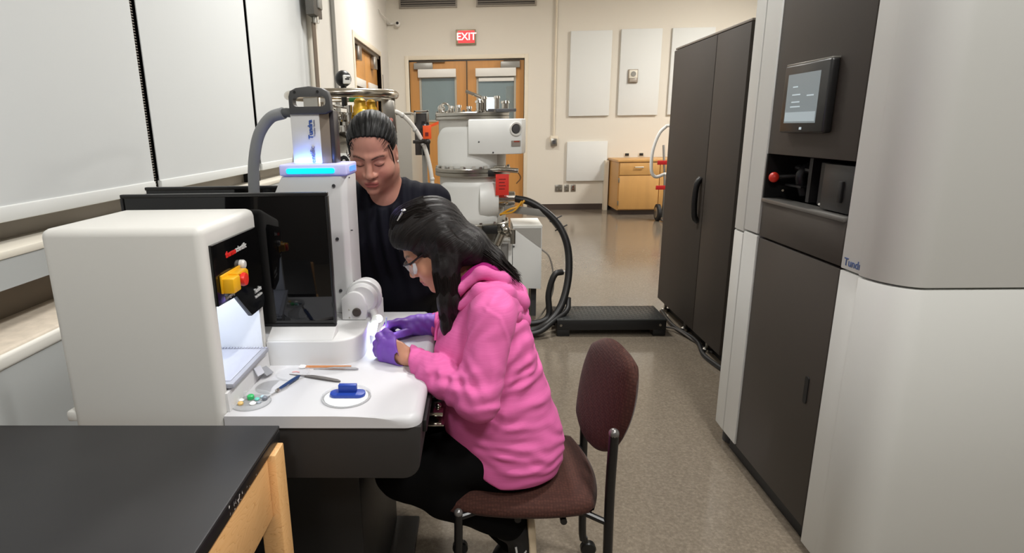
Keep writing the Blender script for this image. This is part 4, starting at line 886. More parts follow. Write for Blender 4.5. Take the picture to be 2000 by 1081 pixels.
# ================================================================ chair
ch = thing('office_chair', 'brown padded chair with black frame under the seated person', 'chair', (.12, 1.52, 0))
M_fab = mat('chair_brown', (74, 46, 38), .85, spec=.25, sheen=.08)
def weave():
    nt = M_fab.node_tree; b = nt.nodes['Principled BSDF']; N = nt.nodes; L = nt.links
    co = N.new('ShaderNodeTexCoord'); v = N.new('ShaderNodeTexVoronoi'); v.inputs['Scale'].default_value = 125; v.inputs['Randomness'].default_value = .35
    L.new(co.outputs['Object'], v.inputs['Vector'])
    r = N.new('ShaderNodeValToRGB'); r.color_ramp.elements[0].color = lin((82, 50, 41)); r.color_ramp.elements[1].color = lin((62, 37, 31)); r.color_ramp.elements[1].position = .6
    L.new(v.outputs['Distance'], r.inputs[0]); L.new(r.outputs[0], b.inputs['Base Color'])
    bp = N.new('ShaderNodeBump'); bp.inputs['Strength'].default_value = .3; bp.inputs['Distance'].default_value = .003; bp.invert = True
    L.new(v.outputs['Distance'], bp.inputs['Height']); L.new(bp.outputs[0], b.inputs['Normal'])
weave()
# seat: rounded pad with crown and waterfall front
def pad(fn, nu, nv):
    b = bmesh.new(); T = [[b.verts.new(fn(i/nu*2-1, j/nv*2-1, 1)) for j in range(nv+1)] for i in range(nu+1)]
    Bt = [[T[i][j] if i in (0, nu) or j in (0, nv) else b.verts.new(fn(i/nu*2-1, j/nv*2-1, -1)) for j in range(nv+1)] for i in range(nu+1)]
    for i in range(nu):
        for j in range(nv):
            b.faces.new((T[i][j], T[i+1][j], T[i+1][j+1], T[i][j+1])); b.faces.new((Bt[i][j], Bt[i][j+1], Bt[i+1][j+1], Bt[i+1][j]))
    bmesh.ops.recalc_face_normals(b, faces=b.faces[:]); return b
def squircle(u, v, p=.42):
    # square -> rounded square
    a, c_ = u*math.sqrt(max(0, 1-v*v*p)), v*math.sqrt(max(0, 1-u*u*p)); return a, c_
def seat_fn(u, v, s):
    a, c_ = squircle(u, v, .28); m = max(abs(u), abs(v))
    edge = math.sqrt(max(0, 1-m**6))
    x = .108+.222*a; y = 1.522+.205*c_*(1+.03*a)
    z = .432 + (.030*edge*s) + (.012*(1-u*u)*(1-v*v) if s > 0 else 0) - .018*max(0, -u-.6)**2*4
    return (x, y, z)
G().add(pad(seat_fn, 30, 28)).done('seat', M_fab, ch, smooth=80)
def back_fn(u, v, s):
    # u across (Y), v up; rounded rectangle with broad shoulders, leaning back
    a, c_ = squircle(u, v, .44); m = max(abs(u), abs(v)); edge = math.sqrt(max(0, 1-m**5))
    h = (c_+1)/2
    y = 1.520+(.186-.040*(1-h)**1.6)*a; zc = .682+.156*c_-.16*(y-1.50)*h
    x = .322+.058*h-.028*a-.010*(1-a*a) - s*.020*edge
    return (x, y, zc)
G().add(pad(back_fn, 26, 30)).done('backrest', M_fab, ch, smooth=80)
M_fr = mat('chair_black', (20, 20, 21), .3)
for y, nm in ((1.335, 'near'), (1.705, 'far')):
    G().tube([(.335, y, .655), (.333, y, .45), (.340, y, .12), (.345, y, .06)], .0125, 12, 5).done('rear_post', M_fr, ch)
    G().tube([(-.055, y, .425), (-.058, y, .30), (-.075, y, .06)], .0115, 12, 5).done('front_leg', M_fr, ch)
    G().tube([(-.055, y, .415), (.05, y+.03*(1 if y < 1.5 else -1), .428), (.22, y+.03*(1 if y < 1.5 else -1), .428), (.335, y, .40)], .009, 10, 5).done('side_rail', M_fr, ch)
    G().tube([(.335, y, .60), (.345, y+.03*(1 if y < 1.5 else -1), .60)], .010, 10).done('back_bracket', M_fr, ch)
    G().ball((.335, y, .657), .0135, 12).done('post_cap', mat('cap_metal', (120, 118, 116), .3, metal=.6), ch)
    G().ball((-.055, y, .428), .012, 12).done('leg_cap', mat('cap_metal', (120, 118, 116), .3, metal=.6), ch)
    for x in (.35, -.078):
        c_ = G().lathe([(.0, -.012), (.022, -.012), (.026, -.008), (.026, .008), (.022, .012), (0, .012)], (x+.012, y, .0265), 'y', 20).done('caster', M_fr, ch)
        G().tube([(x, y, .07), (x+.004, y, .045), (x+.012, y, .03)], .009, 8).done('caster_stem', M_fr, c_)
G().tube([(.10, 1.345, .40), (.10, 1.70, .40)], .009, 10).tube([(.22, 1.345, .395), (.22, 1.70, .395)], .009, 10).done('cross_bar', M_fr, ch)
# ================================================================ people
F32 = np.float32
def V3(*a): return np.array(a, F32)
def smin(a, b, k):
    h = np.clip(.5+.5*(b-a)/k, 0, 1); return b+(a-b)*h-k*h*(1-h)
def smax(a, b, k): return -smin(-a, -b, k)
def cone(P, a, b, ra, rb):
    a = np.asarray(a, F32); ab = np.asarray(b, F32)-a; t = np.clip((P-a) @ ab/max(float(ab @ ab), 1e-9), 0, 1)
    return np.linalg.norm(P-a-t[:, None]*ab, axis=1)-(ra+(rb-ra)*t)
def chain(P, pts, rr, k=.02):
    d = None
    for i in range(len(pts)-1):
        e = cone(P, pts[i], pts[i+1], rr[i], rr[i+1]); d = e if d is None else smin(d, e, k)
    return d
def ell(P, c, r, R=None):
    q = P-np.asarray(c, F32)
    if R is not None: q = q @ R
    r = np.asarray(r, F32); k0 = np.linalg.norm(q/r, axis=1); k1 = np.linalg.norm(q/(r*r), axis=1)
    return k0*(k0-1)/np.maximum(k1, 1e-6)
def vnoise(P, s):
    """cheap smooth pseudo noise"""
    p = P*s
    return (np.sin(p[:, 0]*1.7+1.3*np.sin(p[:, 1]*1.1+.7))+np.sin(p[:, 1]*1.9+1.5*np.sin(p[:, 2]*1.3+2.1))+np.sin(p[:, 2]*1.6+1.4*np.sin(p[:, 0]*1.2+4.2)))/3
def surface(f, lo, hi, h):
    """zero surface of a distance function as a quad mesh (surface nets), evaluated only near the surface"""
    lo = np.asarray(lo, np.float64); n = np.ceil((np.asarray(hi)-lo)/h).astype(int)+1; B = 6
    nb = -(-n//B); n = nb*B
    vol = np.empty(n, F32)
    cx = [lo[i]+(np.arange(nb[i])*B+(B-1)/2)*h for i in range(3)]
    C3 = np.stack(np.meshgrid(*cx, indexing='ij'), -1).reshape(-1, 3).astype(F32)
    d = f(C3).astype(F32)
    vol[:] = np.repeat(np.repeat(np.repeat(d.reshape(nb), B, 0), B, 1), B, 2)
    near = np.nonzero(np.abs(d) < h*B*1.25)[0]
    off = np.stack(np.meshgrid(*[np.arange(B)]*3, indexing='ij'), -1).reshape(-1, 3)
    bi = np.stack(np.unravel_index(near, nb), -1)*B
    for s in range(0, len(bi), 1500):
        ix = (bi[s:s+1500, None]+off[None]).reshape(-1, 3)
        vol[ix[:, 0], ix[:, 1], ix[:, 2]] = f((lo+ix*h).astype(F32))
    S = vol < 0
    cnt = sum(S[a:n[0]-1+a, b:n[1]-1+b, c:n[2]-1+c].astype(np.int8) for a in (0, 1) for b in (0, 1) for c in (0, 1))
    act = np.stack(np.nonzero((cnt > 0) & (cnt < 8)), -1)
    idx = np.full(n, -1, np.int32); idx[act[:, 0], act[:, 1], act[:, 2]] = np.arange(len(act))
    cor = np.array([(a, b, c) for a in (0, 1) for b in (0, 1) for c in (0, 1)])
    val = np.stack([vol[act[:, 0]+a, act[:, 1]+b, act[:, 2]+c] for a, b, c in cor], -1)
    pos = np.zeros((len(act), 3)); w_ = np.zeros(len(act))
    for i in range(8):
        for j in range(i+1, 8):
            if np.abs(cor[i]-cor[j]).sum() != 1: continue
            m = (val[:, i] < 0) != (val[:, j] < 0)
            t = np.where(m, val[:, i]/np.where(m, val[:, i]-val[:, j], 1), 0)
            pos += np.where(m[:, None], cor[i]+(cor[j]-cor[i])*t[:, None], 0); w_ += m
    V = lo+(act+pos/w_[:, None])*h
    quads = []
    for ax in range(3):
        u, v = [(1, 2), (2, 0), (0, 1)][ax]
        sl0 = [slice(None)]*3; sl1 = [slice(None)]*3; sl0[ax] = slice(0, n[ax]-1); sl1[ax] = slice(1, n[ax])
        A, Bm = S[tuple(sl0)], S[tuple(sl1)]
        e = np.stack(np.nonzero(A != Bm), -1); e = e[(e[:, u] > 0) & (e[:, v] > 0)]
        if not len(e): continue
        flip = S[e[:, 0], e[:, 1], e[:, 2]]
        def cell(du, dv):
            c = e.copy(); c[:, u] += du; c[:, v] += dv; c = np.minimum(c, np.array(n)-2); return idx[c[:, 0], c[:, 1], c[:, 2]]
        q = np.stack([cell(-1, -1), cell(0, -1), cell(0, 0), cell(-1, 0)], -1)
        q = np.where(flip[:, None], q, q[:, ::-1]); quads.append(q[(q >= 0).all(1)])
    return V, np.concatenate(quads)
def skin_mesh(name, f, lo, hi, h, m, parent, color=None, relax=2, post=None, kind=None):
    V, Q = surface(f, lo, hi, h)
    # light tangential relaxation of the grid pattern
    E = np.concatenate([Q[:, [0, 1]], Q[:, [1, 2]], Q[:, [2, 3]], Q[:, [3, 0]]])
    for _ in range(relax):
        acc = np.zeros_like(V); c = np.zeros(len(V))
        for k in range(3): acc[:, k] = np.bincount(E[:, 0], V[E[:, 1], k], len(V))
        c = np.bincount(E[:, 0], minlength=len(V))
        V = V*.5+.5*acc/np.maximum(c, 1)[:, None]
    if post is not None: V = post(V)
    me = bpy.data.meshes.new(name)
    me.vertices.add(len(V)); me.vertices.foreach_set('co', V.astype(F32).ravel())
    me.loops.add(len(Q)*4); me.loops.foreach_set('vertex_index', Q.astype(np.int32).ravel())
    me.polygons.add(len(Q)); me.polygons.foreach_set('loop_start', np.arange(0, len(Q)*4, 4, dtype=np.int32))
    me.update(calc_edges=True); me.validate()
    me.polygons.foreach_set('use_smooth', [True]*len(me.polygons))
    if color is not None:
        a = me.color_attributes.new('pigment', 'FLOAT_COLOR', 'POINT'); c = np.ones((len(V), 4), F32); c[:, :3] = color(V.astype(F32)); a.data.foreach_set('color', c.ravel())
    return link_mesh(name, me, m, parent)
def pigment_mat(name, rough=.5, sub=0, spec=.4, bump=0, bscale=300, stretch=None, sheen=0):
    m = mat(name, (200, 200, 200), rough, spec=spec, sub=sub, bump=bump, bscale=bscale, stretch=stretch, sheen=sheen)
    nt = m.node_tree; a = nt.nodes.new('ShaderNodeVertexColor'); a.layer_name = 'pigment'
    nt.links.new(a.outputs[0], nt.nodes['Principled BSDF'].inputs['Base Color']); return m
def L3(r, g, b): return np.array(lin((r, g, b))[:3], F32)
def mixc(c, col, w): return c*(1-w[:, None])+col*w[:, None]
def sstep(a, b, x): t = np.clip((x-a)/(b-a), 0, 1); return t*t*(3-2*t)

class Head:
    """local axes: x person's left, y forward, z up; origin between the ears"""
    def __init__(s, t, fwd, up, sc=1.0, full=1.0):
        f = Vector(fwd).normalized(); u = Vector(up); u = (u-f*u.dot(f)).normalized(); x = f.cross(u)
        s.R = np.array([x, f, u], F32).T; s.t = np.asarray(t, F32); s.sc = sc; s.full = full
    def loc(s, P): return (P-s.t) @ s.R/s.sc
    def wld(s, q): return np.asarray(q, F32)*s.sc @ s.R.T+s.t
    def sdf(s, P):
        q = s.loc(P); x = np.abs(q[:, 0]); m = np.stack([x, q[:, 1], q[:, 2]], -1); fu = s.full
        d = ell(m, (0, -.012, .045), (.074, .094, .082))
        d = smin(d, ell(m, (0, .022, -.030), (.062*fu, .066, .086)), .03)
        d = smin(d, cone(m, (0, .062, -.098), (.042*fu, .0, -.066), .023, .026), .022)
        d = smin(d, ell(m, (.036*fu, .052, -.034), (.030, .032, .030)), .02)
        d = smin(d, ell(m, (0, .071, -.064), (.030, .022, .027)), .020)              # muzzle
        d = smin(d, cone(m, (.006, .083, .026), (.044, .066, .024), .009, .008), .014)   # brow
        d = smax(d, -ell(m, (.031, .098, .004), (.019, .020, .0125)), .016)              # socket
        d = smin(d, ell(m, (.031, .071, .002), (.0165, .0135, .0115)), .004)              # closed lid
        d = smin(d, cone(m, (0, .084, .014), (0, .104, -.026), .0075, .0105), .012)        # nose bridge
        d = smin(d, ell(m, (0, .104, -.030), (.0125, .012, .0105)), .006)
        d = smin(d, ell(m, (.0150, .092, -.033), (.0095, .0115, .0085)), .006)
        d = smax(d, -ell(m, (.007, .103, -.0425), (.0045, .006, .003)), .004)
        d = smin(d, chain(m, [(0, .0935, -.0585), (.011, .0915, -.057), (.024, .083, -.0625)], [.0044, .0046, .0022]), .005)
        d = smin(d, chain(m, [(0, .0915, -.0705), (.012, .0895, -.0695), (.023, .0825, -.0645)], [.0056, .0050, .0022]), .005)
        d = smax(d, -cone(m, (0, .101, -.0642), (.023, .088, -.0640), .0017, .0014), .0025)
        d = smin(d, ell(m, (0, .080, -.100), (.017, .014, .013)), .014)
        # ear
        e = ell(m, (.074, -.008, -.004), (.009, .019, .031)); e = smax(e, -ell(m, (.083, -.004, .000), (.008, .010, .018)), .006)
        d = smin(d, e, .006)
        return d*s.sc
    def color(s, P, skin, lip, browc, lash):
        q = s.loc(P); x = np.abs(q[:, 0]); y, z = q[:, 1], q[:, 2]
        c = np.repeat(skin[None], len(P), 0)
        c = mixc(c, skin*np.array((1.05, .78, .74), F32), .55*np.exp(-(((x-.040)/.02)**2+((z+.034)/.02)**2))*(y > .03))
        c = mixc(c, skin*np.array((.8, .72, .7), F32), .6*np.exp(-(((x-.031)/.018)**2+((z-.004)/.013)**2))*(y > .04))
        up = sstep(-.0690, -.0655, z)*(1-sstep(-.0545-.15*x, -.0515-.15*x, z)); lo_ = sstep(-.079+.25*x, -.076+.25*x, z)*(1-sstep(-.066, -.063, z))
        c = mixc(c, lip, np.clip(up+lo_, 0, 1)*(1-sstep(.021, .026, x))*(y > .07)*.85)
        c = mixc(c, lip*.25, np.exp(-((z+.0642)/.0012)**2)*(x < .024)*(y > .075))
        bz = .0225+.006*np.sin(np.clip((x-.010)/.042, 0, 1)*math.pi*.8)
        bw = np.exp(-((z-bz)/.0034)**4)*sstep(.008, .013, x)*(1-sstep(.048, .055, x))*(y > .03)
        c = mixc(c, browc, bw*(.85+.14*np.sin(x*2600+z*900)))
        lz = -.0052+.45*(np.clip(x-.031, -.02, .02))**2/.018+.0*x
        lw = np.exp(-((z-lz)/.0016)**2)*sstep(.014, .018, x)*(1-sstep(.045, .049, x))*(y > .05)
        c = mixc(c, lash, np.clip(lw*1.2, 0, 1))
        c = mixc(c, skin*np.array((.35, .25, .22), F32), np.exp(-(((x-.007)/.005)**2+((z+.0425)/.0035)**2))*(y > .08))
        return c

def flow(hd, lock=None):
    """coordinates that stay constant along the strands"""
    def f(V):
        q = hd.loc(V); ang = np.arctan2(q[:, 0], q[:, 2]+.03)
        c = np.stack([ang*34, q[:, 1]*6, ang*0], -1)
        if lock is not None:
            m = lock(V)[:, None]; c2 = np.stack([(V[:, 0]+.12*V[:, 2])*330, V[:, 2]*7, V[:, 1]*120], -1); c = c*(1-m)+c2*m
        return c
    return f
def finger(P, pts, r): return chain(P, pts, [r, r*.96, r*.9, r*.8][:len(pts)], .004)
M_skin = pigment_mat('skin', .48, sub=.12, spec=.35, bump=.06, bscale=500)
def hair_material(name, rgb):
    m = mat(name, rgb, .45, spec=.28); nt = m.node_tree; b = nt.nodes['Principled BSDF']
    a = nt.nodes.new('ShaderNodeVertexColor'); a.layer_name = 'pigment'
    n = nt.nodes.new('ShaderNodeTexNoise'); n.inputs['Scale'].default_value = 1; n.inputs['Detail'].default_value = 3; n.inputs['Roughness'].default_value = .7
    nt.links.new(a.outputs[0], n.inputs['Vector'])
    bp = nt.nodes.new('ShaderNodeBump'); bp.inputs['Strength'].default_value = .7; bp.inputs['Distance'].default_value = .0035
    nt.links.new(n.outputs[0], bp.inputs['Height']); nt.links.new(bp.outputs[0], b.inputs['Normal'])
    r = nt.nodes.new('ShaderNodeValToRGB'); r.color_ramp.elements[0].position = .35; r.color_ramp.elements[0].color = lin([x*.6 for x in rgb]); r.color_ramp.elements[1].position = .7; r.color_ramp.elements[1].color = lin([x*1.5 for x in rgb])
    nt.links.new(n.outputs[0], r.inputs[0]); nt.links.new(r.outputs[0], b.inputs['Base Color'])
    return m
M_hair = hair_material('black_hair', (10, 9, 9))
M_hair2 = hair_material('dark_brown_hair', (18, 13, 12))
M_strand = mat('hair_strand_black', (8, 7, 7), .42, spec=.25); M_strand2 = mat('hair_strand_brown', (20, 14, 12), .5, spec=.2)

# ---------------------------------------------------------------- standing person
def standing():
    t = thing('person', 'standing person in a dark navy top with tied-back black hair, looking down', 'person', (-.34, 2.36, 0))
    hd = Head((-.360, 2.075, 1.322), (.0, -.89, -.45), (.0, -.45, .89), 1.05, 1.16)
    neck = [(-.338, 2.125, 1.27), (-.334, 2.17, 1.18)]
    sl, sr = (-.165, 2.20, 1.135), (-.505, 2.20, 1.135)
    el, er = (-.115, 2.23, .90), (-.565, 2.25, .91); wl_, wr = (-.125, 2.20, .70), (-.545, 2.20, .70)
    def hand(P, w, sx, o=0):
        d = ell(P, (w[0], w[1]-.045, w[2]-.004), (.038+o, .05+o, .016+o))
        for k, (dx, ln) in enumerate(((-.03, .062), (-.010, .074), (.010, .070), (.029, .055))):
            d = smin(d, finger(P, [(w[0]+dx*.9, w[1]-.075, w[2]), (w[0]+dx, w[1]-.078-ln*.45, w[2]+.006), (w[0]+dx, w[1]-.078-ln*.8, w[2]-.002), (w[0]+dx, w[1]-.078-ln, w[2]-.012)], .0085+o), .006)
        d = smin(d, finger(P, [(w[0]-sx*.03, w[1]-.02, w[2]), (w[0]-sx*.055, w[1]-.05, w[2]-.004), (w[0]-sx*.06, w[1]-.08, w[2]-.008)], .010+o), .008)
        return smin(d, cone(P, w, (w[0], w[1]-.03, w[2]), .026+o, .026+o), .015)
    def torso(P, o=0):
        d = chain(P, [(-.334, 2.215, 1.10), (-.334, 2.27, .96), (-.334, 2.33, .80)], [.105+o, .115+o, .125+o], .04)
        for s_ in (1, -1):
            d = smin(d, chain(P, [(-.334+s_*.06, 2.205, 1.10), (-.334+s_*.075, 2.20, 1.02), (-.334+s_*.075, 2.30, .82)], [.085+o, .095+o, .115+o], .04), .05)
        d = smin(d, chain(P, [sr, (-.334, 2.185, 1.17), sl], [.052+o, .058+o, .052+o], .03), .04)
        return d
    def arms(P, o=0):
        d = chain(P, [sl, el, wl_], [.052+o, .040+o, .027+o], .02)
        return np.minimum(d, chain(P, [sr, er, wr], [.052+o, .040+o, .027+o], .02))
    def legs(P, o=0):
        d = None
        for s_ in (1, -1):
            e = chain(P, [(-.334+s_*.085, 2.36, .80), (-.334+s_*.09, 2.42, .44), (-.334+s_*.09, 2.46, .09)], [.095+o, .06+o, .04+o], .03)
            d = e if d is None else smin(d, e, .02)
        return d
    def body(P):
        d = smin(hd.sdf(P), chain(P, neck, [.056, .062]), .035)
        d = smin(d, torso(P, -.012), .03); d = smin(d, arms(P, -.010), .02); d = smin(d, legs(P, -.012), .03)
        d = smin(d, hand(P, wl_, 1), .012); d = smin(d, hand(P, wr, -1), .012)
        for s_ in (1, -1): d = smin(d, ell(P, (-.334+s_*.09, 2.42, .035), (.035, .10, .03)), .02)
        return d
    skin = L3(186, 134, 116)
    col = lambda V: hd.color(V, skin, L3(172, 92, 88), L3(40, 28, 24), L3(24, 16, 15))
    skin_mesh('body', body, (-.72, 1.88, 0), (.02, 2.62, 1.47), .0034, M_skin, t, col)
    M_navy = mat('navy_cloth', (13, 14, 25), .8, spec=.2)
    def blouse(P):
        d = smin(torso(P, .006), arms(P, .010), .03)
        # gathered folds falling from the neckline
        xx = P[:, 0]+.336; zz = P[:, 2]; fr = sstep(2.26, 2.16, P[:, 1])
        am = .0055*fr*sstep(.75, .95, zz)*np.exp(-(xx/.085)**2)+.0025*fr
        fold = np.sin((xx+.018*np.sin(zz*7))*155/(1+.9*(1.17-zz)))
        d = d-am*fold-.003*vnoise(P, 22)
        d = smin(d, chain(P, [(-.334, 2.33, .80), (-.334, 2.38, .70)], [.16, .165]), .03)
        nk = cone(P, (-.338, 2.085, 1.215), (-.334, 2.13, 1.30), .078, .098)
        nk = smin(nk, ell(P, (-.336, 2.06, 1.165), (.060, .075, .045)), .03)
        d = smax(d, -nk, .004)
        d = smax(d, (.66-zz), .004)
        return d
    skin_mesh('blouse', blouse, (-.70, 1.98, .62), (0, 2.58, 1.30), .006, M_navy, t)
    tr = skin_mesh('trousers', lambda P: smax(legs(P, .012), P[:, 2]-.80, .01), (-.60, 2.20, .0), (-.06, 2.58, .86), .009, mat('navy_trousers', (16, 16, 22), .8), t)
    for s_ in (1, -1):
        def shoe(P, s_=s_):
            d = ell(P, (-.334+s_*.09, 2.40, .042), (.046, .125, .042)); d = smin(d, ell(P, (-.334+s_*.09, 2.46, .07), (.044, .055, .05)), .02)
            return smax(d, .004-P[:, 2], .004)
        skin_mesh('shoe', shoe, (-.40+s_*.09, 2.24, -.01), (-.27+s_*.09, 2.54, .14), .006, M_black, t)
    # hair combed back to a low knot
    def hairf(P):
        q = hd.loc(P); m = np.stack([np.abs(q[:, 0]), q[:, 1], q[:, 2]], -1)
        d = ell(m, (0, -.014, .045), (.0805, .099, .087))
        d = smin(d, ell(m, (0, -.06, .0), (.072, .062, .075)), .03)
        yf = np.interp(q[:, 2], [-.07, -.03, 0, .05, .075, .09, .105], [-.09, -.02, .026, .034, .050, .066, .13]).astype(F32)
        d = smax(d, q[:, 1]-yf-.006*np.exp(-(q[:, 0]/.02)**2)*0, .004)
        d = smax(d, -(q[:, 2]+.075), .01)
        ang = np.arctan2(q[:, 0], q[:, 2]+.02)
        d = d-.0011*np.sin(ang*46+2.5*np.sin(q[:, 1]*26)+.8*np.sin(ang*13))-.0008*np.sin(ang*93+q[:, 1]*30)
        d = smin(d, ell(q, (0, -.115, -.005), (.045, .035, .042)), .01)
        return d*hd.sc
    hr = skin_mesh('hair', hairf, (-.46, 1.94, 1.18), (-.22, 2.30, 1.48), .0026, M_hair, t, flow(hd), relax=1)
    g = G(); rnd = random.Random(3)
    W = lambda *p: tuple(float(a) for a in hd.wld(p))
    # fine strands over the combed surface and the loose wisp at the temple
    for k in range(80):
        a = rnd.uniform(-1.35, 1.35); pts = []
        for j in range(9):
            u = .06+.94*j/8; th = math.radians(62-150*u)     # sweep from the hairline over the crown to the knot
            rr = 1.0+rnd.uniform(-.004, .007)
            x = .0805*math.sin(a)*(.55+.45*math.sin(math.pi*min(1, u*1.1)))*rr
            cz = .047+.092*math.cos(a)*math.cos(math.radians(90)-math.radians(90))*math.sin(math.radians(28+124*u))*rr*(1 if abs(a) < .8 else 1)
            yy = -.014+.099*math.cos(math.radians(28+124*u))*rr
            nz = .045+.0872*math.sqrt(max(0, 1-(x/.081)**2-((yy+.014)/.0995)**2))*rr
            pts.append(W(x, yy, nz))
        g.tube(pts, [.0003]+[.0006]*7+[.0003], 3, cap=False)
    for pts in ([(.050, .062, .070), (.058, .068, .052), (.056, .078, .036), (.064, .072, .024), (.073, .050, .022), (.078, .03, .026)], [(.052, .060, .070), (.061, .066, .050), (.060, .074, .038), (.068, .066, .027), (.076, .045, .026)]):
        g.tube([W(*p) for p in pts], [.0012, .0022, .0018, .0016, .0012, .0006][:len(pts)], 6, 5)
    g.tube([W(*p) for p in [(-.062, .045, .050), (-.070, .044, .02), (-.073, .036, -.02), (-.071, .03, -.05)]], [.002, .003, .002, .0006], 6, 5)
    g.done('hair_strands', M_strand, t, smooth=180)
    er_ = G().ball(W(.079, -.002, -.036), .0045, 10).ball(W(-.079, -.002, -.036), .0045, 10)
    er_.done('earrings', mat('earring_pearl', (226, 220, 210), .2), t)
standing()

# ---------------------------------------------------------------- seated person
def seated():
    t = thing('person', 'seated person in pink hoodie, safety glasses and purple gloves working at the table', 'person', (.06, 1.52, 0))
    YM = 1.53
    hd = Head((-.112, 1.53, 1.098), (-.80, -.03, -.60), (-.60, .0, .80), .90, 1.0)
    SL, SR = (.036, 1.370, .946), (.030, 1.690, .955)
    EL, ER = (-.002, 1.298, .768), (-.02, 1.76, .80)
    WL_, WR = (-.190, 1.440, .822), (-.150, 1.680, .826)
    # ---- hands (o: offset of the glove)
    def hand_left(P, o=0):
        d = ell(P, (-.222, 1.458, .830), (.042+o, .014+o, .028+o), np.array(((.86, -.30, .28), (.45, .84, -.2), (-.22, .30, .93)), F32).T.copy())
        w = np.array(WL_, F32)
        kn_ = [(-.252, 1.466, .852), (-.259, 1.464, .838), (-.260, 1.462, .823), (-.256, 1.460, .810)]
        for k in kn_: d = smin(d, cone(P, w+V3(-.008, .003, (k[2]-.83)*.5), k, .013+o, .0105+o), .010)
        curl = [[(-.268, 1.496, .858), (-.262, 1.522, .852), (-.252, 1.536, .842)], [(-.275, 1.492, .838), (-.262, 1.518, .834), (-.246, 1.516, .830)],
                [(-.275, 1.488, .822), (-.262, 1.512, .820), (-.245, 1.508, .818)], [(-.270, 1.484, .812), (-.258, 1.504, .811), (-.244, 1.500, .810)]]
        for k, c_ in zip(kn_, curl): d = smin(d, finger(P, [k]+c_, .0092+o), .005)
        d = smin(d, finger(P, [(-.212, 1.458, .842), (-.236, 1.480, .866), (-.250, 1.508, .866), (-.254, 1.530, .852)], .0105+o), .010)
        return d
    def hand_right(P, o=0):
        w = np.array(WR, F32)
        d = ell(P, (-.198, 1.668, .832), (.046+o, .030+o, .017+o), np.array(((.98, .2, 0), (-.2, .98, 0), (0, 0, 1)), F32).T.copy())
        d = smin(d, cone(P, w, (-.18, 1.672, .828), .026+o, .024+o), .02)
        kn_ = [(-.232, 1.642, .846), (-.238, 1.658, .842), (-.238, 1.674, .834), (-.232, 1.690, .826)]
        for k in kn_: d = smin(d, cone(P, w+V3(-.02, (k[1]-1.668)*.5, .004), k, .013+o, .0105+o), .010)
        curl = [[(-.256, 1.618, .850), (-.270, 1.598, .838), (-.272, 1.584, .822)], [(-.266, 1.640, .842), (-.276, 1.616, .828), (-.268, 1.598, .816)],
                [(-.264, 1.664, .830), (-.272, 1.644, .818), (-.258, 1.628, .811)], [(-.256, 1.684, .820), (-.262, 1.668, .812), (-.248, 1.654, .809)]]
        for k, c_ in zip(kn_, curl): d = smin(d, finger(P, [k]+c_, .0090+o), .005)
        d = smin(d, finger(P, [(-.190, 1.645, .824), (-.222, 1.618, .820), (-.248, 1.598, .820), (-.266, 1.583, .818)], .0105+o), .010)
        return d
    def torso(P, o=0):
        P = P.copy(); P[:, 1] = YM+(P[:, 1]-YM)*1.17
        d = None
        for s_ in (1, -1):
            y = lambda a: YM+s_*a
            e = chain(P, [(.065, y(.075), .530), (.050, y(.07), .66), (.018, y(.075), .82), (.028, y(.070), .925)], [.128+o, .124+o, .110+o, .070+o], .05)
            d = e if d is None else smin(d, e, .07)
        d = smin(d, cone(P, (.10, YM-.06, .55), (.10, YM+.06, .55), .105+o, .105+o), .06)
        d = smin(d, chain(P, [(.036, 1.385, .955), (.035, YM, .980), (.030, 1.675, .955)], [.044+o, .050+o, .044+o], .03), .035)
        return d
    def arms(P, o=0):
        a = chain(P, [SL, EL], [.052+o, .044+o], .02); a = smin(a, chain(P, [EL, WL_], [.044+o, .027+o], .02), .018)
        b = chain(P, [SR, ER], [.052+o, .042+o], .02); b = smin(b, chain(P, [ER, WR], [.042+o, .027+o], .02), .018)
        return np.minimum(a, b)
    hipL, hipR = (.085, 1.45, .545), (.085, 1.60, .545)
    kL, kR = (-.205, 1.405, .512), (-.205, 1.66, .512)
    aL, aR = (.085, 1.445, .315), (.10, 1.58, .17)
    def legs(P, o=0):
        d = None
        for h_, k_, a_ in ((hipL, kL, aL), (hipR, kR, aR)):
            e = smin(chain(P, [h_, k_], [.084+o, .060+o]), chain(P, [(k_[0], k_[1], k_[2]-.012), ((k_[0]*.6+a_[0]*.4), k_[1]*.6+a_[1]*.4, k_[2]*.6+a_[2]*.4), a_], [.057+o, .057+o, .038+o]), .03)
            d = e if d is None else smin(d, e, .015)
        return smin(d, cone(P, (.10, 1.475, .56), (.10, 1.58, .56), .094+o, .094+o), .04)
    neck = [(-.085, YM, 1.075), (.0, YM, 1.015)]
    def feet(P, o=0):
        d = None
        for a_, q in ((aL, ((.122, 1.448, .285), (.140, 1.45, .11))), (aR, ((.125, 1.59, .13), (.06, 1.60, .03)))):
            e = chain(P, [a_, q[0], q[1]], [.034+o, .034+o, .03+o], .02)
            d = e if d is None else np.minimum(d, e)
        return d
    def body(P):
        d = smin(hd.sdf(P), chain(P, neck, [.046, .055]), .03)
        d = smin(d, torso(P, -.018), .03); d = smin(d, arms(P, -.012), .02); d = smin(d, legs(P, -.010), .03)
        d = smin(d, hand_left(P, -.0015), .012); d = smin(d, hand_right(P, -.0015), .012)
        d = smin(d, cone(P, (-.205, 1.447, .826), WL_, .020, .0245), .01)
        return smin(d, feet(P, -.004), .01)
    skin = L3(204, 148, 120)
    col = lambda V: hd.color(V, skin, L3(178, 92, 92), L3(36, 26, 24), L3(24, 16, 15))
    skin_mesh('body', body, (-.31, 1.22, 0), (.30, 1.86, 1.24), .0034, M_skin, t, col)
    # ---- hoodie
    M_pink = mat('pink_knit', (222, 92, 164), .85, spec=.2, sheen=.04, bump=.1, bscale=500)
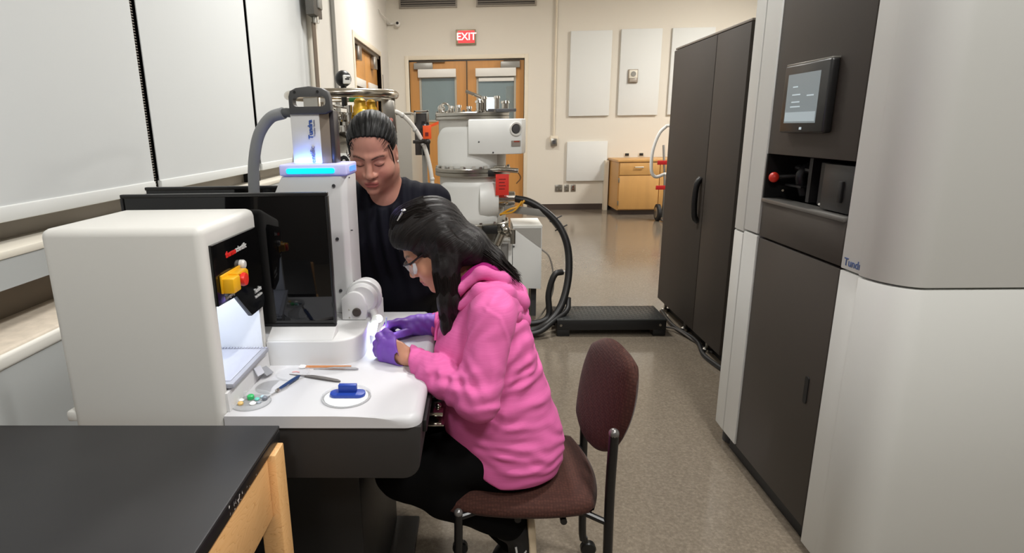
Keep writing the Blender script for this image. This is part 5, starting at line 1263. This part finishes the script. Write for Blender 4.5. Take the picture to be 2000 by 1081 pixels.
    def heather():
        nt = M_pink.node_tree; b = nt.nodes['Principled BSDF']; N = nt.nodes; L = nt.links
        co = N.new('ShaderNodeTexCoord'); mp = N.new('ShaderNodeMapping'); mp.inputs['Scale'].default_value = (14, 14, 520); L.new(co.outputs['Object'], mp.inputs[0])
        n = N.new('ShaderNodeTexNoise'); n.inputs['Scale'].default_value = 1; n.inputs['Detail'].default_value = 4; L.new(mp.outputs[0], n.inputs['Vector'])
        r = N.new('ShaderNodeValToRGB'); r.color_ramp.elements[0].position = .22; r.color_ramp.elements[0].color = lin((214, 98, 160)); r.color_ramp.elements[1].position = .8; r.color_ramp.elements[1].color = lin((224, 112, 172))
        L.new(n.outputs[0], r.inputs[0]); L.new(r.outputs[0], b.inputs['Base Color'])
    heather()
    def folds(P):
        x, y, z = P[:, 0], P[:, 1], P[:, 2]
        w1 = vnoise(P, 14); w2 = vnoise(P+3.1, 27)
        # horizontal bunching at the waist and back
        bun = sstep(.47, .52, z)*(1-sstep(.70, .80, z))*sstep(-.10, .10, x)
        f = .0028*bun*np.sin((z*1.0+.30*x+.045*w1)*135+3.0*w2)*(.6+.5*w2)
        # diagonal pulls from the arm across the back
        bk = sstep(.70, .80, z)*(1-sstep(.93, .98, z))*sstep(.03, .09, x)
        f += .0035*bk*np.sin((z-.6*x+.03*w1)*105+1.5*w2)
        return f+.0022*w1*1.2+.0012*w2
    def sleeve_folds(P):
        # rings bunching at the crook of the elbow and the cuff
        a = np.array(EL, F32); b = np.array(WL_, F32); ab = b-a; tt = ((P-a) @ ab)/float(ab @ ab)
        w1 = vnoise(P, 30)
        f = .0030*np.exp(-((tt-.30)/.30)**2)*np.sin(tt*34+2.4*w1)
        f += .002*np.exp(-((tt-.85)/.12)**2)*np.sin(tt*60)
        c = np.array(SL, F32); cd = a-c; t2 = ((P-c) @ cd)/float(cd @ cd)
        f += .0032*np.exp(-((t2-.92)/.22)**2)*np.sin(t2*30+3*w1+P[:, 0]*40)
        return f+.002*w1
    def fold2d(P, pts, A, w):
        q = P[:, [0, 2]]; best = np.full(len(P), 9., F32); sg = np.zeros(len(P), F32); along = np.zeros(len(P), F32); n = len(pts)-1
        for i in range(n):
            a_ = np.array(pts[i], F32); e = np.array(pts[i+1], F32)-a_; L2 = float(e @ e); u = np.clip((q-a_) @ e/L2, 0, 1)
            r = q-a_-u[:, None]*e; ds = np.hypot(r[:, 0], r[:, 1]); m = ds < best
            best = np.where(m, ds, best); sg = np.where(m, np.sign(e[0]*r[:, 1]-e[1]*r[:, 0]), sg); along = np.where(m, (i+u)/n, along)
        s_ = best*sg; env = np.sin(np.pi*np.clip(along, .06, .94))**.7
        return A*env*(np.exp(-(s_/w)**2)-.5*np.exp(-((s_-1.7*w)/w)**2))
    ARMF = [([(-.083, .844), (-.060, .812), (-.032, .760)], .0036, .010), ([(-.061, .858), (-.034, .825), (-.006, .770)], .0036, .010), ([(-.035, .871), (-.005, .840), (.018, .792)], .0032, .010),
            ([(-.110, .856), (-.094, .830), (-.085, .774)], .0032, .009), ([(-.134, .849), (-.124, .821), (-.120, .776)], .0026, .008), ([(.024, .897), (.039, .850), (.032, .793)], .0026, .010)]
    TORF = [([(.065, .777), (.116, .790), (.162, .805)], .008, .009), ([(.064, .756), (.122, .768), (.173, .774)], .008, .010), ([(.084, .710), (.136, .716), (.191, .709)], .005, .011), ([(.032, .655), (.11, .660), (.195, .648)], .005, .010),
            ([(-.001, .618), (.071, .612), (.167, .599)], .005, .009), ([(-.014, .593), (.064, .583), (.139, .572)], .005, .008), ([(.050, .545), (.120, .540), (.190, .552)], .0045, .009), ([(.128, .893), (.134, .83), (.139, .781)], .005, .010), ([(.095, .90), (.105, .85), (.100, .80)], .004, .010)]
    def hoodie(P):
        x, y, z = P[:, 0], P[:, 1], P[:, 2]
        d = smin(torso(P, .012), cone(P, (.098, 1.462, .548), (.098, 1.60, .548), .116, .116), .05)-folds(P)
        for pts_, A_, w_ in TORF: d = d-fold2d(P, pts_, A_, w_)*(y < YM+.05)
        hem = np.maximum(.487, .492-.56*(x-.045))
        d = smax(d, hem-z, .006)
        rib = np.abs(z-hem-.012)-.010
        a = chain(P, [SL, EL], [.057, .051], .02); a = smin(a, chain(P, [EL, (EL[0]*.45+WL_[0]*.55, EL[1]*.45+WL_[1]*.55, EL[2]*.45+WL_[2]*.55), WL_], [.051, .047, .034], .02), .022)
        b = chain(P, [SR, ER], [.060, .054], .02); b = smin(b, chain(P, [ER, WR], [.054, .034], .02), .02)
        a = smax(a, (WL_[0]+.014)-x+.55*(1.44-y)*0, .003)
        b = smax(b, (WR[0]+.010)-x, .003)
        a = a-sleeve_folds(P)
        for pts_, A_, w_ in ARMF: a = a-fold2d(P, pts_, A_, w_)
        d = smin(d, a, .0035+.022*sstep(.86, .94, z)); d = smin(d, b, .010)
        d = smin(d, chain(P, [(.03, YM, .965), (.08, YM, .93)], [.085, .055], .02), .02)
        d = d-fold2d(P, [(-.020, .975), (.010, .990), (.052, .965), (.070, .915), (.078, .860)], .0022, .0035)*(y < 1.47)
        # neck opening
        op = chain(P, [(-.10, YM, 1.00), (-.01, YM, 1.05), (.05, YM, 1.07)], [.056, .066, .060], .02)
        return smax(d, -op, .006)
    skin_mesh('hoodie', hoodie, (-.21, 1.20, .44), (.29, 1.86, 1.10), .0040, M_pink, t, relax=1)
    g = G()
    for k in (-1, 1):
        g.tube([(-.092, YM+k*.052, .925), (-.050, YM+k*.068, 1.000), (.006, YM+k*.068, 1.050), (.052, YM+k*.048, 1.040), (.080, YM, 1.01)], [.008, .013, .015, .015, .012], 10, 6)
    g.done('hood_lining', mat('magenta_lining', (186, 30, 132), .8), t)
    def hood(P):
        d = None
        for k in (-1, 1):
            s_ = lambda v: YM+k*v
            r1 = chain(P, [(-.080, s_(.062), .935), (-.045, s_(.085), 1.003), (.010, s_(.086), 1.044), (.064, s_(.064), 1.022), (.100, s_(.0), .978)], [.010, .013, .016, .018, .020], .012)
            r2 = chain(P, [(-.045, s_(.098), .960), (.008, s_(.112), 1.002), (.066, s_(.098), .990), (.106, s_(.04), .952), (.112, s_(-.01), .942)], [.010, .021, .026, .028, .028], .015)
            r3 = chain(P, [(-.020, s_(.118), .945), (.036, s_(.122), .960), (.086, s_(.094), .934), (.112, s_(.03), .900), (.114, s_(-.01), .896)], [.008, .017, .022, .025, .026], .015)
            e = smin(smin(r1, r2, .002), r3, .002); d = e if d is None else smin(d, e, .004)
        d = d-.0018*vnoise(P, 42)-.0012*vnoise(P+2.2, 75)
        op = chain(P, [(-.10, YM, 1.00), (-.01, YM, 1.05), (.05, YM, 1.07)], [.056, .064, .056], .02)
        return smax(d, -op, .004)
    skin_mesh('hood', hood, (-.12, 1.36, .83), (.17, 1.70, 1.10), .0036, M_pink, t, relax=1)
    M_cord = mat('pink_cord', (226, 96, 170), .7)
    g = G()
    g.tube([(-.075, YM-.066, .955), (-.105, YM-.075, .90), (-.112, YM-.078, .862)], .004, 8, 5); g.tube([(-.075, YM+.066, .955), (-.105, YM+.07, .90), (-.112, YM+.07, .87)], .004, 8, 5)
    g.done('draw_cord', M_cord, t)
    sm = G()
    # ---- trousers
    M_blk = mat('black_trousers', (7, 7, 8), .85, spec=.12)
    def trou(P):
        d = legs(P, .010)-.003*vnoise(P, 24)-.002*vnoise(P+1.7, 50)
        return smin(d, smax(torso(P, .002), P[:, 2]-.60, .01), .02)
    skin_mesh('trousers', trou, (-.31, 1.28, .10), (.26, 1.80, .68), .006, M_blk, t)
    # ---- shoes
    for (hl, toe, nm) in (((.124, 1.448, .290), (.136, 1.45, .095), 0), ((.128, 1.59, .135), (.05, 1.60, .03), 1)):
        A, B = np.array(hl), np.array(toe); ax = (B-A)/np.linalg.norm(B-A); sid = np.array((0, 1., 0)); out = np.cross(sid, ax); 
        if out[0] < 0: out = -out
        def shoe(P, A=A, B=B, out=out):
            d = chain(P, [A-out*.012, (A+B)/2-out*.006, B-out*.004], [.040, .037, .033], .02)
            pl_ = (P-A) @ out.astype(F32)
            d = smin(d, cone(P, A-out*.05+(A-B)*.06, A-out*.01, .036, .038), .02)
            return smax(d, pl_-.014, .004)
        s_ = skin_mesh('shoe', shoe, np.minimum(A, B)-.09, np.maximum(A, B)+.09, .0042, mat('shoe_black', (20, 20, 21), .55), t)
        def sole(P, A=A, B=B, out=out):
            pl_ = (P-A) @ out.astype(F32)
            d = chain(P, [A+(A-B)*.04, (A+B)/2, B], [.044, .039, .036], .02)
            return smax(smax(d, np.abs(pl_-.022)-.011, .004), -.5-P[:, 2], .01)
        skin_mesh('sole', sole, np.minimum(A, B)-.09, np.maximum(A, B)+.10, .0042, mat('sole_cream', (226, 208, 178), .6), s_, relax=1)
        if nm == 0:
            M_rb = mat('shoe_mark', (206, 206, 204), .5)
            c0 = Vector(A+(B-A)*.30)+Vector((-.018, -.0395, 0))
            Mx = frame(c0, (1, 0, 0), (.12, 0, 1)); gm = G()
            for pts in ([(-.016, .034), (-.011, .036), (.006, -.030), (.003, -.032)], [(.016, .026), (.018, .022), (-.010, -.034), (-.014, -.032)], [(.006, .0), (.016, -.004), (.017, -.018), (.011, -.014)], [(.010, -.020), (.018, -.024), (.018, -.034), (.012, -.030)]):
                bmx = bmesh.new(); fa = bmx.faces.new([bmx.verts.new((*p, 0)) for p in pts]); r_ = bmesh.ops.extrude_face_region(bmx, geom=[fa])
                bmesh.ops.translate(bmx, verts=[v for v in r_['geom'] if isinstance(v, bmesh.types.BMVert)], vec=(0, 0, .003)); gm.add(bmx, Mx)
            gm.done('shoe_mark', M_rb, s_)
    # ---- gloves
    M_glove = mat('glove_purple', (124, 78, 186), .5, bump=.05, bscale=200)
    for f, lo_, hi_, nm, w, d_ in ((hand_left, (-.30, 1.42, .79), (-.17, 1.56, .90), 'glove', WL_, (-.6, .3, .1)), (hand_right, (-.30, 1.56, .79), (-.10, 1.73, .89), 'glove', WR, 0)):
        if nm and f is hand_left:
            def gl(P, f=f):
                d = smin(f(P, .0012), cone(P, (-.222, 1.455, .828), (-.199, 1.445, .8245), .026, .0315), .012)
                d = d-.0008*vnoise(P, 90)
                return smax(d, (P[:, 0]+.2035)+.35*(P[:, 2]-.825), .002)
        else:
            def gl(P, f=f):
                d = smin(f(P, .0012), cone(P, (-.19, 1.672, .828), (-.125, 1.69, .826), .028, .034), .015)
                d = d-.0012*vnoise(P, 80)-.0012*np.sin(P[:, 0]*220+P[:, 2]*150)*sstep(-.22, -.17, P[:, 0])
                return smax(d, P[:, 0]+.128, .002)
        skin_mesh('glove', gl, lo_, hi_, .0022, M_glove, t, relax=1)
    # ---- hair
    W = lambda *p: tuple(float(a) for a in hd.wld(p))
    def hairf(P):
        q = hd.loc(P); m = np.stack([np.abs(q[:, 0]), q[:, 1], q[:, 2]], -1)
        d = ell(m, (0, -.012, .050), (.084, .106, .094))
        d = smin(d, ell(m, (0, .040, .088), (.050, .050, .034)), .03)          # puffed front
        d = smin(d, ell(m, (.035, .02, .06), (.052, .06, .05)), .03)
        face = (.050-q[:, 1])+.95*np.maximum(q[:, 2]-.030, 0)*1.0
        d = smax(d, -(.052-q[:, 1]+1.25*np.maximum(q[:, 2]-.036, 0)), .008)
        d = smax(d, -(q[:, 2]+.075), .02)
        ang = np.arctan2(q[:, 0], q[:, 2]+.03)
        d = d-.0016*np.sin(ang*38+2*np.sin(q[:, 1]*22))-.001*np.sin(ang*81+q[:, 1]*40)
        d = d*hd.sc
        # lock falling in front of the shoulder (both sides), mass down the back over the hood
        x, y, z = P[:, 0], P[:, 1], P[:, 2]
        for s_, w_ in ((-1, 1), (1, .9)):
            lk = chain(P, [(-.095, YM+s_*.052, 1.135), (-.080, YM+s_*.078, 1.06), (-.075, YM+s_*.088, .97), (-.078, YM+s_*.089, .90), (-.081, YM+s_*.088, .872)], [.028*w_, .031*w_, .027*w_, .017*w_, .005], .02)
            lk = lk-.0016*np.sin((x+.12*z)*300+3*np.sin(z*22))
            d = smin(d, lk, .022)
        Pb = P.copy(); Pb[:, 1] = YM+(P[:, 1]-YM)*.52
        bk = chain(Pb, [(-.090, YM, 1.135), (-.020, YM, 1.098), (.040, YM, 1.056), (.080, YM, 1.018), (.106, YM, 1.002)], [.056, .043, .027, .014, .004], .03)
        bk = bk-.0016*np.sin(y*170+3*np.sin(x*30)+.8*np.sin(y*410))
        d = smin(d, bk, .03)
        return d
    skin_mesh('hair', hairf, (-.26, 1.38, .85), (.17, 1.68, 1.27), .0030, M_hair2, t, flow(hd, lambda V: sstep(1.10, 1.04, V[:, 2])*sstep(-.035, -.055, V[:, 0])), relax=1)
    g = G(); rnd = random.Random(11)
    for k in range(420):     # strands of the back mass
        s0 = rnd.uniform(-1, 1); u0 = rnd.random(); sp = rnd.uniform(-.004, .012); e = rnd.uniform(.040, .118); w0 = rnd.uniform(-.008, .008)
        cy = math.sqrt(max(0, 1-s0*s0*.8))
        pts = [(-.135+.06*u0, YM+s0*.066, 1.10+.098*cy), (-.035, YM+s0*.080, 1.083+.060*cy+sp), (.030, YM+s0*.072+w0, 1.050+.044*cy+sp), (.030+.55*(e-.03), YM+s0*.062+w0, 1.028+.026*cy+sp-.10*(e-.05)), (e, YM+s0*.055+w0*1.5, 1.016+.010*cy+sp*1.6-.32*(e-.04)+rnd.uniform(-.006, .004))]
        g.tube(catmull(pts, 4), [.0004]+[.0011]*12+[.0009, .0007, .0005, .0003], 3, cap=False)
    for k in range(330):     # strands of the near and far front locks
        s_ = -1 if k < 250 else 1; th = rnd.uniform(0, 6.283); a = math.cos(th); b = math.sin(th); e = rnd.uniform(.868, .93)
        pts = [(-.112+.05*rnd.random(), YM+s_*(.050+.012*b), 1.165), (-.082+.032*a, YM+s_*(.078+.028*b), 1.07), (-.075+.029*a, YM+s_*(.088+.026*b), .98), (-.078+.020*a, YM+s_*(.089+.018*b), .92), (-.081+.008*a, YM+s_*(.088+.008*b), e)]
        g.tube(catmull(pts, 4), [.0004]+[.0011]*12+[.0009, .0007, .0005, .0003], 3, cap=False)
    for k in range(120):     # over the crown to the clip
        a = rnd.uniform(-1.3, 1.3); pts = []
        for j in range(7):
            u = j/6; yy = -.012+.106*math.cos(math.radians(24+95*u)); x = .084*math.sin(a)*(.6+.4*u)
            nz = .050+.0955*math.sqrt(max(0, 1-(x/.085)**2-((yy+.012)/.107)**2)); nz += .016*math.exp(-((yy-.045)/.04)**2)*math.cos(a)
            pts.append(W(x, yy, nz+rnd.uniform(0, .003)))
        g.tube(catmull(pts, 3), [.0003]+[.0007]*17+[.0003], 3, cap=False)
    g.done('hair_strands', M_strand2, t, smooth=180)
    # hair clip
    cq = (-.052, .008, .128)
    g = G(); n_ = Vector(W(-.10, .0, .20))-Vector(W(0, 0, 0)); n_.normalize()
    c0 = Vector(W(-.048, .012, .126))
    fwd_ = Vector(W(0, 1, 0))-Vector(W(0, 0, 0)); fwd_.normalize()
    Mx = frame(c0+n_*.004, fwd_, n_.cross(fwd_))
    g.tube([Mx @ Vector(p) for p in [(.018, .006, 0), (.006, .003, .003), (-.004, -.004, .004)]], [.0016, .003, .003], 8, 4)
    g.ball(Mx @ Vector((-.010, -.010, .003)), (.008, .008, .0045), 14)
    g.done('hair_clip', mat('clip_silver', (214, 214, 216), .18, metal=.9), t)
    # safety glasses
    gl_ = G()
    gl_.tube([W(-.073, -.005, .010), W(-.070, .04, .010), W(-.062, .082, .008)], [.0022, .0026, .0032], 8, 4)
    gl_.tube([W(.073, -.005, .010), W(.070, .04, .010), W(.062, .082, .008)], [.0022, .0026, .0032], 8, 4)
    gl_.tube([W(-.062, .082, .010), W(-.035, .101, .012), W(0, .108, .012), W(.035, .101, .012), W(.062, .082, .010)], .0026, 8, 4)
    go = gl_.done('safety_glasses', mat('glasses_black', (16, 16, 17), .3), t)
    b = bmesh.new(); rows = []
    for i in range(17):
        a = -1+2*i/16; x = .064*a; y = .109-.028*a*a; lowz = -.030+.010*(1-min(1, abs(a)*5))+.014*max(0, abs(a)-.55)/.45
        rows.append([b.verts.new(W(x, y, z)) for z in (.011, -.004, -.018+.006*max(0, abs(a)-.55), lowz)])
    for i in range(16):
        for j in range(3): b.faces.new((rows[i][j], rows[i+1][j], rows[i+1][j+1], rows[i][j+1]))
    bmesh.ops.solidify(b, geom=b.faces[:], thickness=.0015)
    G().add(b).done('lens', mat('lens_clear', (232, 236, 240), .03, spec=.9, alpha=.35), go, smooth=60)
    g = G().tube([W(-.0665, .070, .004), W(-.066, .078, -.012), W(-.062, .086, -.022)], [.004, .006, .004], 8, 4)
    g.done('side_shield', mat('shield_clear', (226, 230, 236), .1, alpha=.6), go)
seated()
# thin clear rod held between the hands
pr = G().tube([(-.268, 1.585, .812), (-.262, 1.580, .85), (-.258, 1.576, .885)], [.0012, .0022, .0026], 8, 3).done('sample_rod', mat('rod_clear', (200, 215, 240), .1, alpha=.7)); tag(pr, 'thin clear rod pinched in the purple-gloved fingers', 'rod')
